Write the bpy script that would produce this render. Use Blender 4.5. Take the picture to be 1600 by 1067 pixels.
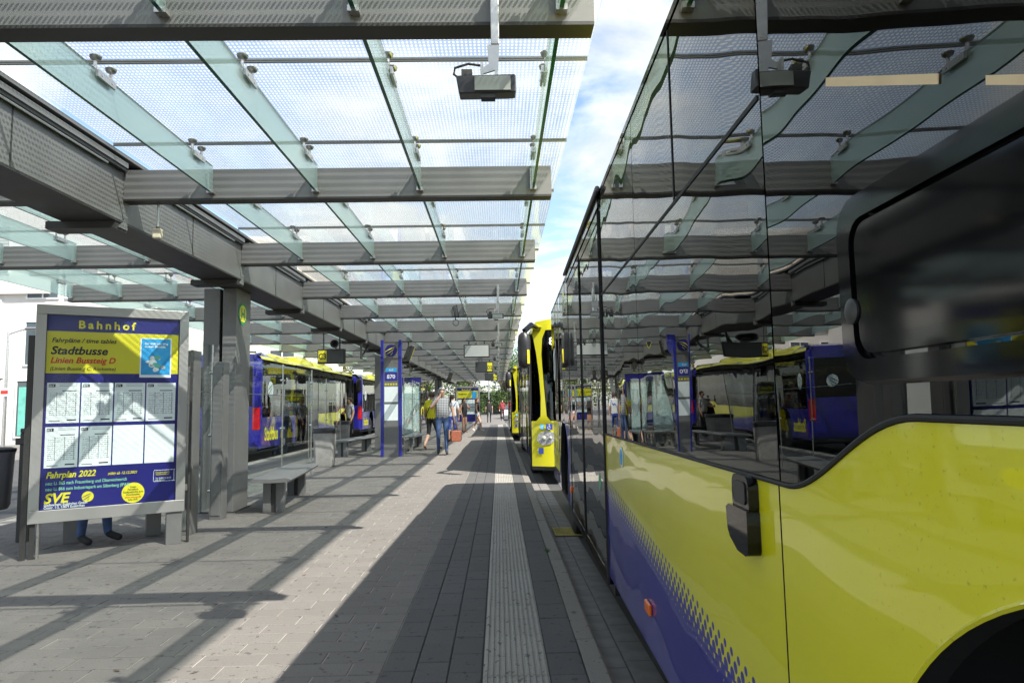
import bpy, bmesh, math, random
from mathutils import Vector, Matrix
random.seed(7)
R = math.radians
sc = bpy.context.scene
for o in list(bpy.data.objects): bpy.data.objects.remove(o)
COL = sc.collection

# ------------------------------------------------------------------ camera
cam_d = bpy.data.cameras.new('camera'); cam = bpy.data.objects.new('camera', cam_d); COL.objects.link(cam)
YAW, PITCH, ROLL = 0.020314, 0.091705, 0.018
f = Vector((math.sin(YAW)*math.cos(PITCH), math.cos(YAW)*math.cos(PITCH), math.sin(PITCH)))
r = f.cross(Vector((0, 0, 1))).normalized(); u = r.cross(f)
r2 = math.cos(ROLL)*r - math.sin(ROLL)*u; u2 = math.cos(ROLL)*u + math.sin(ROLL)*r
cam.matrix_world = Matrix(((r2.x, u2.x, -f.x, 0), (r2.y, u2.y, -f.y, 0), (r2.z, u2.z, -f.z, 1.33), (0, 0, 0, 1)))
cam_d.sensor_width = 36.0; cam_d.lens = 24.0; cam_d.clip_start = 0.05; cam_d.clip_end = 3000
sc.camera = cam

# ------------------------------------------------------------------ world, sun, exposure
SUN_TRAVEL = Vector((-0.64, 0.57, -1.0)).normalized()
elev = math.asin(-SUN_TRAVEL.z); az = math.atan2(-SUN_TRAVEL.x, -SUN_TRAVEL.y)
w = bpy.data.worlds.new('World'); sc.world = w; w.use_nodes = True
nt = w.node_tree; N = nt.nodes; Lk = nt.links; N.clear()
out = N.new('ShaderNodeOutputWorld'); bg = N.new('ShaderNodeBackground'); bg.inputs[1].default_value = 0.14
sky = N.new('ShaderNodeTexSky'); sky.sky_type = 'NISHITA'; sky.sun_disc = False
sky.sun_elevation = elev; sky.sun_rotation = az; sky.air_density = 1.0; sky.dust_density = 1.0; sky.ozone_density = 1.2
tc = N.new('ShaderNodeTexCoord'); sep = N.new('ShaderNodeSeparateXYZ'); Lk.new(tc.outputs['Generated'], sep.inputs[0])
mz = N.new('ShaderNodeMath'); mz.operation = 'ADD'; mz.inputs[1].default_value = 0.12; Lk.new(sep.outputs[2], mz.inputs[0])
mm = N.new('ShaderNodeMath'); mm.operation = 'MAXIMUM'; mm.inputs[1].default_value = 0.05; Lk.new(mz.outputs[0], mm.inputs[0])
dv = N.new('ShaderNodeVectorMath'); dv.operation = 'DIVIDE'; Lk.new(tc.outputs['Generated'], dv.inputs[0])
cb = N.new('ShaderNodeCombineXYZ'); [Lk.new(mm.outputs[0], cb.inputs[i]) for i in (0, 1)]; cb.inputs[2].default_value = 1
Lk.new(cb.outputs[0], dv.inputs[1])
ns = N.new('ShaderNodeTexNoise'); ns.inputs['Scale'].default_value = 1.55; ns.inputs['Detail'].default_value = 9; ns.inputs['Roughness'].default_value = 0.56; ns.inputs['Distortion'].default_value = 0.25
ad = N.new('ShaderNodeVectorMath'); ad.operation = 'ADD'; ad.inputs[1].default_value = (13, 13, 0); Lk.new(dv.outputs[0], ad.inputs[0]); Lk.new(ad.outputs[0], ns.inputs['Vector'])
rp = N.new('ShaderNodeValToRGB'); rp.color_ramp.elements[0].position = 0.45; rp.color_ramp.elements[1].position = 0.61
Lk.new(ns.outputs[0], rp.inputs[0])
mxs = N.new('ShaderNodeMix'); mxs.data_type = 'RGBA'; Lk.new(rp.outputs[0], mxs.inputs[0]); Lk.new(sky.outputs[0], mxs.inputs[6])
ns2 = N.new('ShaderNodeTexNoise'); ns2.inputs['Scale'].default_value = 2.2; ns2.inputs['Detail'].default_value = 5; Lk.new(ad.outputs[0], ns2.inputs['Vector'])
rp2 = N.new('ShaderNodeValToRGB'); rp2.color_ramp.elements[0].position = 0.35; rp2.color_ramp.elements[1].position = 0.6
rp2.color_ramp.elements[0].color = (3.0, 3.2, 3.5, 1); rp2.color_ramp.elements[1].color = (5.1, 5.1, 5.0, 1)
Lk.new(ns2.outputs[0], rp2.inputs[0]); Lk.new(rp2.outputs[0], mxs.inputs[7])
Lk.new(mxs.outputs[2], bg.inputs[0]); Lk.new(bg.outputs[0], out.inputs[0])
sd = bpy.data.lights.new('sun', 'SUN'); sd.energy = 5.0; sd.angle = R(0.5); sd.color = (1.0, 0.95, 0.87)
sun = bpy.data.objects.new('sun', sd); COL.objects.link(sun); sun.location = (20, -20, 30)
sun.rotation_euler = SUN_TRAVEL.to_track_quat('-Z', 'Y').to_euler()
vs = sc.view_settings; vs.view_transform = 'Standard'; vs.look = 'None'; vs.exposure = 1.17; vs.gamma = 1.0; vs.use_curve_mapping = False
cy = sc.cycles; cy.max_bounces = 10; cy.diffuse_bounces = 3; cy.glossy_bounces = 5; cy.transmission_bounces = 6; cy.transparent_max_bounces = 32
cy.use_denoising = True; cy.sample_clamp_indirect = 6; cy.caustics_reflective = False; cy.caustics_refractive = False

# ------------------------------------------------------------------ materials
MATS = {}
def base(name):
    m = bpy.data.materials.new(name); m.use_nodes = True; t = m.node_tree
    b = t.nodes.get('Principled BSDF'); MATS[name] = m
    return m, t, b
def nd(t, typ, **kw):
    n = t.nodes.new('ShaderNode'+typ)
    for k, v in kw.items(): setattr(n, k, v)
    return n
def math_(t, op, a, b=None, c=None):
    n = nd(t, 'Math', operation=op)
    for i, x in enumerate((a, b, c)):
        if x is None: continue
        if isinstance(x, (int, float)): n.inputs[i].default_value = x
        else: t.links.new(x, n.inputs[i])
    return n.outputs[0]
def mix(t, fac, a, b):
    n = nd(t, 'Mix', data_type='RGBA')
    for s, x in ((0, fac), (6, a), (7, b)):
        if isinstance(x, (int, float)): n.inputs[s].default_value = x
        elif isinstance(x, tuple): n.inputs[s].default_value = (*x[:3], 1)
        else: t.links.new(x, n.inputs[s])
    return n.outputs[2]
def noise(t, vec, scale, detail=4, rough=0.55):
    n = nd(t, 'TexNoise'); n.inputs['Scale'].default_value = scale; n.inputs['Detail'].default_value = detail; n.inputs['Roughness'].default_value = rough
    if vec is not None: t.links.new(vec, n.inputs['Vector'])
    return n.outputs[0]
def ramp(t, x, p0, p1, c0=(0, 0, 0), c1=(1, 1, 1)):
    n = nd(t, 'ValToRGB'); e = n.color_ramp.elements
    e[0].position = p0; e[1].position = p1; e[0].color = (*c0, 1); e[1].color = (*c1, 1); t.links.new(x, n.inputs[0]); return n.outputs[0]
def pmat(name, col, rough=0.5, metal=0.0, var=0.12, scale=6.0, coat=0.0, bump=0.0, bscale=60.0, spec=0.5, emit=None, coord='Object', dirt=0.0):
    m, t, b = base(name)
    g = nd(t, 'TexCoord').outputs[coord]
    n1 = noise(t, g, scale, 5)
    dark = tuple(c*(1-var) for c in col); lite = tuple(min(1, c*(1+var)) for c in col)
    c = mix(t, ramp(t, n1, 0.3, 0.7), dark, lite)
    if dirt:
        n2 = noise(t, g, scale*0.37+0.8, 8, 0.7); c = mix(t, math_(t, 'MULTIPLY', ramp(t, n2, 0.52, 0.72), dirt), c, (0.06, 0.055, 0.045))
    t.links.new(c, b.inputs['Base Color'])
    b.inputs['Roughness'].default_value = rough; b.inputs['Metallic'].default_value = metal
    b.inputs['Coat Weight'].default_value = coat; b.inputs['Coat Roughness'].default_value = 0.04; b.inputs['Specular IOR Level'].default_value = spec
    if rough > 0.15:
        rr = math_(t, 'MULTIPLY_ADD', n1, 0.2, rough-0.1); t.links.new(rr, b.inputs['Roughness'])
    if bump:
        bn = nd(t, 'Bump'); bn.inputs['Strength'].default_value = bump; bn.inputs['Distance'].default_value = 0.01
        t.links.new(noise(t, g, bscale, 6, 0.6), bn.inputs['Height']); t.links.new(bn.outputs[0], b.inputs['Normal'])
    if emit:
        b.inputs['Emission Color'].default_value = (*emit[0], 1); b.inputs['Emission Strength'].default_value = emit[1]
    return m
def paver_mat(name, c0, c1, joint_dirt=0.5):
    m, t, b = base(name)
    oi = nd(t, 'ObjectInfo').outputs['Random']; ge = nd(t, 'NewGeometry')
    rnd = math_(t, 'FRACT', math_(t, 'ADD', math_(t, 'MULTIPLY', oi, 7.31), math_(t, 'MULTIPLY', ge.outputs['Random Per Island'], 5.77)))
    pos = ge.outputs['Position']
    c = mix(t, rnd, c0, c1)
    n1 = noise(t, pos, 1.1, 8, 0.65); c = mix(t, math_(t, 'MULTIPLY', ramp(t, n1, 0.45, 0.75), 0.45), c, tuple(x*0.55 for x in c0))
    n2 = noise(t, pos, 140, 3, 0.7); c = mix(t, math_(t, 'MULTIPLY', ramp(t, n2, 0.35, 0.68), 0.45), tuple(x*0.6 for x in c0), c)
    n3 = noise(t, pos, 19, 2, 0.5); c = mix(t, math_(t, 'MULTIPLY', ramp(t, n3, 0.645, 0.67), 0.6), c, (0.035, 0.033, 0.03))
    t.links.new(c, b.inputs['Base Color']); b.inputs['Roughness'].default_value = 0.86; b.inputs['Specular IOR Level'].default_value = 0.3
    bn = nd(t, 'Bump'); bn.inputs['Strength'].default_value = 0.5; bn.inputs['Distance'].default_value = 0.004
    t.links.new(n2, bn.inputs['Height']); t.links.new(bn.outputs[0], b.inputs['Normal'])
    return m
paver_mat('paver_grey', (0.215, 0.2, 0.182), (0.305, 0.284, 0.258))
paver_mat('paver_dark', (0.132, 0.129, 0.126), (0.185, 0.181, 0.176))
paver_mat('tactile', (0.43, 0.41, 0.37), (0.54, 0.515, 0.465))
paver_mat('kerbstone', (0.27, 0.255, 0.225), (0.34, 0.32, 0.285))
pmat('joint_sand', (0.31, 0.29, 0.26), 0.95, var=0.3, scale=3, bump=0.3, bscale=200)
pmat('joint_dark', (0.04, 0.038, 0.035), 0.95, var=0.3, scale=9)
pmat('asphalt', (0.055, 0.055, 0.056), 0.9, var=0.25, scale=2.5, bump=0.4, bscale=120, coord='Object', dirt=0.3)
pmat('ground_far', (0.16, 0.15, 0.135), 0.95, var=0.2, scale=0.4)
pmat('gutter', (0.16, 0.155, 0.15), 0.9, var=0.25, scale=7, bump=0.3, bscale=150)
pmat('steel_paint', (0.182, 0.181, 0.178), 0.42, metal=0.25, var=0.09, scale=2.5, dirt=0.22)
pmat('steel_dark', (0.045, 0.044, 0.042), 0.5, metal=0.3, var=0.15)
pmat('steel_bright', (0.52, 0.51, 0.49), 0.3, metal=0.9, var=0.1, scale=20)
pmat('alu', (0.36, 0.355, 0.34), 0.38, metal=0.4, var=0.06, scale=3)
pmat('black_plastic', (0.018, 0.018, 0.019), 0.35, var=0.2, scale=10)
pmat('black_matte', (0.012, 0.012, 0.012), 0.8, var=0.2)
pmat('rubber', (0.02, 0.02, 0.021), 0.75, var=0.2, scale=15, dirt=0.3)
pmat('rim', (0.35, 0.35, 0.34), 0.4, metal=0.6, var=0.2, scale=12, dirt=0.3)
pmat('white_paint', (0.75, 0.75, 0.74), 0.5, var=0.04)
pmat('cream', (0.6, 0.55, 0.42), 0.5, var=0.1)
pmat('board_blue', (0.018, 0.018, 0.17), 0.35, var=0.08, scale=2)
pmat('board_yellow', (0.66, 0.6, 0.025), 0.4, var=0.05, scale=2)
pmat('text_black', (0.015, 0.015, 0.02), 0.5, var=0.1)
pmat('text_red', (0.6, 0.03, 0.02), 0.5, var=0.1)
pmat('text_green', (0.28, 0.66, 0.42), 0.5, var=0.05)
pmat('text_yellow', (0.75, 0.68, 0.03), 0.45, var=0.05)
pmat('poster_blue', (0.03, 0.33, 0.68), 0.4, var=0.15, scale=9)
pmat('totem_blue', (0.025, 0.03, 0.28), 0.3, var=0.06)
pmat('orange_lens', (0.75, 0.16, 0.02), 0.2, var=0.1)
pmat('red_lens', (0.5, 0.008, 0.012), 0.12, var=0.15, scale=14, coat=1)
pmat('seat_fabric', (0.05, 0.07, 0.22), 0.9, var=0.3, scale=30)
pmat('interior_grey', (0.16, 0.16, 0.165), 0.7, var=0.1)
pmat('pole_yellow', (0.62, 0.5, 0.03), 0.35, var=0.05)
pmat('tape', (0.74, 0.57, 0.34), 0.6, var=0.08, scale=10)
pmat('grating', (0.33, 0.28, 0.07), 0.7, var=0.35, scale=20, dirt=0.5)
pmat('concrete', (0.3, 0.29, 0.27), 0.9, var=0.25, scale=5, bump=0.25, dirt=0.5)
pmat('bag_plastic', (0.02, 0.02, 0.022), 0.3, var=0.2)
pmat('panel_black', (0.003, 0.003, 0.004), 0.075, var=0.2, scale=1.5, spec=0.32)
pmat('headlamp', (0.72, 0.73, 0.74), 0.15, metal=0.5, var=0.6, scale=45)
pmat('render_white', (0.58, 0.565, 0.535), 0.9, var=0.04, scale=1.2)
pmat('render_beige', (0.5, 0.41, 0.32), 0.9, var=0.06, scale=1.0)
pmat('blind_slat', (0.38, 0.37, 0.36), 0.6, var=0.08)
pmat('win_glass', (0.06, 0.08, 0.09), 0.04, var=0.3, scale=0.6)
pmat('curtain', (0.12, 0.4, 0.33), 0.7, var=0.2, scale=3)
pmat('roof_tile', (0.22, 0.08, 0.05), 0.8, var=0.2)
pmat('bark', (0.1, 0.075, 0.055), 0.95, var=0.3, scale=6, bump=0.5)
pmat('skin', (0.55, 0.33, 0.24), 0.5, var=0.08, scale=12)
pmat('skin_tan', (0.4, 0.22, 0.14), 0.5, var=0.08, scale=12)
pmat('hair_grey', (0.42, 0.4, 0.38), 0.7, var=0.3, scale=40)
pmat('hair_brown', (0.07, 0.04, 0.025), 0.6, var=0.3, scale=40)
pmat('hair_auburn', (0.16, 0.05, 0.02), 0.6, var=0.3, scale=40)
pmat('jeans', (0.05, 0.09, 0.2), 0.85, var=0.45, scale=7)
pmat('denim_light', (0.3, 0.42, 0.58), 0.85, var=0.2, scale=9)
pmat('cloth_black', (0.02, 0.02, 0.022), 0.85, var=0.2)
pmat('cloth_yellow', (0.75, 0.68, 0.02), 0.8, var=0.1)
pmat('cloth_white', (0.7, 0.7, 0.68), 0.85, var=0.1)
pmat('cloth_red', (0.22, 0.025, 0.03), 0.85, var=0.2)
pmat('cloth_blue', (0.05, 0.09, 0.4), 0.85, var=0.2)
pmat('shoe_brown', (0.12, 0.06, 0.03), 0.6, var=0.3)
pmat('bag_red', (0.2, 0.055, 0.025), 0.6, var=0.3, scale=30)
pmat('grass', (0.06, 0.12, 0.03), 0.8, var=0.3)
pmat('lens_grey', (0.3, 0.31, 0.27), 0.25, var=0.1, scale=3)
pmat('chrome', (0.8, 0.8, 0.8), 0.12, metal=1, var=0.05)
pmat('led_amber', (0.5, 0.45, 0.05), 0.4, emit=((0.95, 0.85, 0.08), 0.6))
pmat('led_white', (0.6, 0.6, 0.6), 0.4, emit=((0.9, 0.9, 0.9), 0.8))
pmat('led_red', (0.6, 0.05, 0.02), 0.4, emit=((1.0, 0.12, 0.03), 1.0))
pmat('display_face', (0.05, 0.055, 0.055), 0.3, var=0.15, scale=3)
pmat('display_back', (0.42, 0.43, 0.42), 0.4, var=0.08, scale=3)
pmat('sign_green', (0.02, 0.3, 0.12), 0.4, var=0.08)
# checked shirt
m, t, b = base('shirt_check'); g = nd(t, 'TexCoord').outputs['Object']; s_ = nd(t, 'SeparateXYZ'); t.links.new(g, s_.inputs[0])
ck = math_(t, 'ADD', math_(t, 'GREATER_THAN', math_(t, 'FRACT', math_(t, 'MULTIPLY', s_.outputs[0], 22)), 0.5), math_(t, 'GREATER_THAN', math_(t, 'FRACT', math_(t, 'MULTIPLY', s_.outputs[2], 22)), 0.5))
t.links.new(mix(t, math_(t, 'MULTIPLY', ck, 0.5), (0.45, 0.46, 0.47), (0.08, 0.085, 0.1)), b.inputs['Base Color']); b.inputs['Roughness'].default_value = 0.85
# leaves
def leaf_mat(name, c0, c1):
    m, t, b = base(name); ge = nd(t, 'NewGeometry')
    c = mix(t, ge.outputs['Random Per Island'], c0, c1); t.links.new(c, b.inputs['Base Color']); b.inputs['Roughness'].default_value = 0.6
    tr = nd(t, 'BsdfTranslucent'); t.links.new(c, tr.inputs[0]); mx = nd(t, 'MixShader'); mx.inputs[0].default_value = 0.3
    t.links.new(b.outputs[0], mx.inputs[1]); t.links.new(tr.outputs[0], mx.inputs[2]); t.links.new(mx.outputs[0], t.nodes['Material Output'].inputs[0])
leaf_mat('leaf', (0.035, 0.075, 0.015), (0.10, 0.16, 0.035)); leaf_mat('leaf_olive', (0.07, 0.085, 0.02), (0.16, 0.17, 0.05))
# clear glass (thin, tinted): fresnel mix of transparent and glossy
def glass(name, tint, ior=1.5, fk=1.0, haze=0.0, hazecol=(0.6, 0.75, 0.72), frit=False, wav=0.0, rough=0.0, boost=1.0, wscale=1.1):
    m, t, b = base(name); t.nodes.remove(b)
    tr = nd(t, 'BsdfTransparent'); tr.inputs[0].default_value = (*tint, 1)
    gl = nd(t, 'BsdfGlossy'); gl.inputs['Roughness'].default_value = rough; gl.inputs[0].default_value = (1, 1, 1, 1)
    fr = nd(t, 'LayerWeight'); fr.inputs[0].default_value = 0.5; F0 = ((ior-1)/(ior+1))**2*boost      # Schlick, the same from both sides
    ff = math_(t, 'MULTIPLY_ADD', math_(t, 'POWER', fr.outputs['Facing'], 5.0), (1.0-F0)*fk, F0*fk)
    if wav:
        g = nd(t, 'TexCoord').outputs['Object']; mp = nd(t, 'Mapping'); mp.inputs['Scale'].default_value = (1, 1, 0.45); t.links.new(g, mp.inputs[0])
        oi = nd(t, 'ObjectInfo').outputs['Random']; ad = nd(t, 'VectorMath', operation='ADD'); t.links.new(mp.outputs[0], ad.inputs[0])
        cc = nd(t, 'CombineXYZ'); t.links.new(math_(t, 'MULTIPLY', oi, 40), cc.inputs[1]); t.links.new(cc.outputs[0], ad.inputs[1])
        bn = nd(t, 'Bump'); bn.inputs['Strength'].default_value = 1.0; bn.inputs['Distance'].default_value = wav
        t.links.new(noise(t, ad.outputs[0], wscale, 1.5, 0.4), bn.inputs['Height']); t.links.new(bn.outputs[0], gl.inputs['Normal']); t.links.new(bn.outputs[0], fr.inputs['Normal'])
    body = tr.outputs[0]
    if haze or frit:
        df = nd(t, 'BsdfDiffuse'); df.inputs[0].default_value = (*hazecol, 1); tl = nd(t, 'BsdfTranslucent'); tl.inputs[0].default_value = (*hazecol, 1)
        h = nd(t, 'MixShader'); h.inputs[0].default_value = 0.65; t.links.new(df.outputs[0], h.inputs[1]); t.links.new(tl.outputs[0], h.inputs[2])
        mh = nd(t, 'MixShader'); t.links.new(body, mh.inputs[1]); t.links.new(h.outputs[0], mh.inputs[2])
        if frit:
            ps = nd(t, 'SeparateXYZ'); t.links.new(nd(t, 'NewGeometry').outputs['Position'], ps.inputs[0])
            row = math_(t, 'DIVIDE', ps.outputs[1], 0.0375); rf = math_(t, 'FLOOR', row)
            dx = math_(t, 'SUBTRACT', math_(t, 'FRACT', math_(t, 'DIVIDE', ps.outputs[0], 0.026)), 0.5)
            dy = math_(t, 'SUBTRACT', math_(t, 'FRACT', row), 0.5)
            # rounded bar: narrow in x, longer in y
            d = math_(t, 'ADD', math_(t, 'POWER', math_(t, 'MULTIPLY', math_(t, 'ABSOLUTE', dx), 3.7), 3), math_(t, 'POWER', math_(t, 'MULTIPLY', math_(t, 'ABSOLUTE', dy), 3.15), 3))
            t.links.new(math_(t, 'MULTIPLY_ADD', math_(t, 'LESS_THAN', d, 1.0), 0.62, math_(t, 'MULTIPLY_ADD', ramp(t, noise(t, nd(t, 'NewGeometry').outputs['Position'], 2.6, 6, 0.65), 0.4, 0.75), 0.16, 0.24)), mh.inputs[0])
        else: mh.inputs[0].default_value = haze
        body = mh.outputs[0]
    mx = nd(t, 'MixShader'); t.links.new(ff, mx.inputs[0]); t.links.new(body, mx.inputs[1]); t.links.new(gl.outputs[0], mx.inputs[2])
    t.links.new(mx.outputs[0], t.nodes['Material Output'].inputs[0])
glass('roof_frit', (0.93, 0.97, 0.96), 1.45, hazecol=(0.60, 0.61, 0.605), frit=True)
glass('roof_clear', (0.93, 0.95, 0.945), 1.2)
glass('fin_glass', (0.86, 0.95, 0.93), 1.35, fk=0.7, haze=0.42, hazecol=(0.66, 0.79, 0.76))
glass('screen_glass', (0.93, 0.97, 0.96), 1.4, fk=0.4)
glass('cabinet_glass', (0.97, 0.98, 0.98), 1.12)
pmat('glass_edge', (0.02, 0.12, 0.09), 0.15, var=0.2)
glass('bus_glass', (0.04, 0.044, 0.044), 1.6, wav=0.012, boost=1.75, wscale=1.3)
glass('bus_glass_door', (0.06, 0.065, 0.065), 1.6, wav=0.005, boost=1.5, wscale=1.5)
glass('windshield', (0.35, 0.38, 0.38), 1.55)
glass('lamp_glass', (0.95, 0.95, 0.95), 1.5)

# bus paint with the livery: yellow, below a rising line blue, halftone dots between; blue tail
def livery(name, blue_all=False, tail=8.9):
    m, t, b = base(name); g = nd(t, 'TexCoord').outputs['Object']; s = nd(t, 'SeparateXYZ'); t.links.new(g, s.inputs[0])
    Y, Z = s.outputs[1], s.outputs[2]
    yel = mix(t, ramp(t, noise(t, g, 0.9, 6, 0.6), 0.3, 0.7), (0.68, 0.63, 0.008), (0.74, 0.685, 0.011))
    blu = mix(t, ramp(t, noise(t, g, 1.3, 4), 0.3, 0.7), (0.015, 0.013, 0.22), (0.02, 0.018, 0.29))
    if blue_all: c = blu
    else:
        v = math_(t, 'SUBTRACT', Z, math_(t, 'MULTIPLY_ADD', Y, 0.079, 0.37))      # height above the blue line
        dots = None
        for j in (0.0, 0.5):                                                        # two interleaved rows of round dots
            row = math_(t, 'ADD', math_(t, 'DIVIDE', v, 0.058), j); ri = math_(t, 'FLOOR', row)
            du = math_(t, 'SUBTRACT', math_(t, 'FRACT', math_(t, 'ADD', math_(t, 'DIVIDE', Y, 0.056), j)), 0.5); dw = math_(t, 'SUBTRACT', math_(t, 'FRACT', row), 0.5)
            rr = math_(t, 'SQRT', math_(t, 'ADD', math_(t, 'POWER', math_(t, 'MULTIPLY', du, 0.056), 2.0), math_(t, 'POWER', math_(t, 'MULTIPLY', dw, 0.058), 2.0)))
            vc = math_(t, 'MULTIPLY', math_(t, 'ADD', ri, 0.5-j), 0.058)
            dj = math_(t, 'MULTIPLY', math_(t, 'LESS_THAN', rr, math_(t, 'MULTIPLY_ADD', vc, -0.125, 0.030)), math_(t, 'LESS_THAN', vc, 0.16))
            dots = dj if dots is None else math_(t, 'MAXIMUM', dots, dj)
        isb = math_(t, 'MAXIMUM', math_(t, 'LESS_THAN', v, 0.0), dots)
        isb = math_(t, 'MAXIMUM', isb, math_(t, 'GREATER_THAN', Y, tail))
        c = mix(t, isb, yel, blu)
    # road film near the skirt and specks round the wheel arch
    film = ramp(t, math_(t, 'ADD', Z, math_(t, 'MULTIPLY', noise(t, g, 3.0, 5), 0.5)), 0.55, 0.95, (1, 1, 1), (0, 0, 0))
    c = mix(t, math_(t, 'MULTIPLY', film, 0.12), c, (0.09, 0.085, 0.07))
    sp = ramp(t, noise(t, g, 95, 3, 0.6), 0.62, 0.69); near = ramp(t, noise(t, g, 1.6, 2), 0.46, 0.62)
    c = mix(t, math_(t, 'MULTIPLY', math_(t, 'MULTIPLY', sp, near), 0.35), c, (0.16, 0.12, 0.02))
    t.links.new(c, b.inputs['Base Color']); b.inputs['Roughness'].default_value = 0.3; b.inputs['Coat Weight'].default_value = 1.0; b.inputs['Coat Roughness'].default_value = 0.03
    b.inputs['Specular IOR Level'].default_value = 0.3
    bn = nd(t, 'Bump'); bn.inputs['Strength'].default_value = 1.0; bn.inputs['Distance'].default_value = 0.012
    t.links.new(noise(t, g, 1.4, 1.5, 0.4), bn.inputs['Height']); t.links.new(bn.outputs[0], b.inputs['Coat Normal'])
    return m
livery('paint_side'); livery('paint_blue', True)
m = pmat('paint_yellow', (0.70, 0.655, 0.012), 0.3, var=0.05, scale=1, coat=1.0)
m = pmat('bus_black', (0.004, 0.004, 0.005), 0.03, var=0.2, scale=1.5, spec=0.35)
# timetable sheet: rows, columns and a heading bar
def sheet_mat():
    m, t, b = base('timetable_sheet'); s = nd(t, 'SeparateXYZ'); t.links.new(nd(t, 'TexCoord').outputs['Object'], s.inputs[0]); X, Z = math_(t, 'MULTIPLY', s.outputs[0], 0.92), math_(t, 'MULTIPLY', s.outputs[2], 0.88)
    inb = lambda v, a, c: math_(t, 'MULTIPLY', math_(t, 'GREATER_THAN', v, a), math_(t, 'LESS_THAN', v, c))
    body = math_(t, 'MULTIPLY', inb(X, 0.02, 0.225), inb(Z, 0.06, 0.25))
    rows = math_(t, 'LESS_THAN', math_(t, 'FRACT', math_(t, 'MULTIPLY', Z, 62)), 0.3)
    tex = math_(t, 'GREATER_THAN', noise(t, nd(t, 'TexCoord').outputs['Object'], 170, 1), 0.5)
    cols = math_(t, 'LESS_THAN', math_(t, 'FRACT', math_(t, 'MULTIPLY', X, 14.3)), 0.07)
    ink = math_(t, 'MULTIPLY', body, math_(t, 'MAXIMUM', math_(t, 'MULTIPLY', math_(t, 'MULTIPLY', rows, tex), 0.9), math_(t, 'MULTIPLY', cols, 0.75)))
    bar = math_(t, 'MULTIPLY', inb(X, 0.11, 0.215), inb(Z, 0.262, 0.27)); foot = math_(t, 'MULTIPLY', inb(X, 0.15, 0.22), inb(Z, 0.018, 0.03)); f2 = math_(t, 'MULTIPLY', inb(X, 0.02, 0.1), inb(Z, 0.014, 0.02))
    head = math_(t, 'MULTIPLY', math_(t, 'MULTIPLY', inb(X, 0.09, 0.22), inb(Z, 0.30, 0.325)), math_(t, 'MULTIPLY', rows, 0.7))
    ink = math_(t, 'MAXIMUM', math_(t, 'MAXIMUM', ink, bar), math_(t, 'MAXIMUM', math_(t, 'MAXIMUM', foot, f2), head))
    t.links.new(mix(t, ink, (0.80, 0.86, 0.86), (0.05, 0.06, 0.07)), b.inputs['Base Color']); b.inputs['Roughness'].default_value = 0.55
sheet_mat(); pmat('blank_sheet', (0.80, 0.86, 0.86), 0.55, var=0.02)

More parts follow.
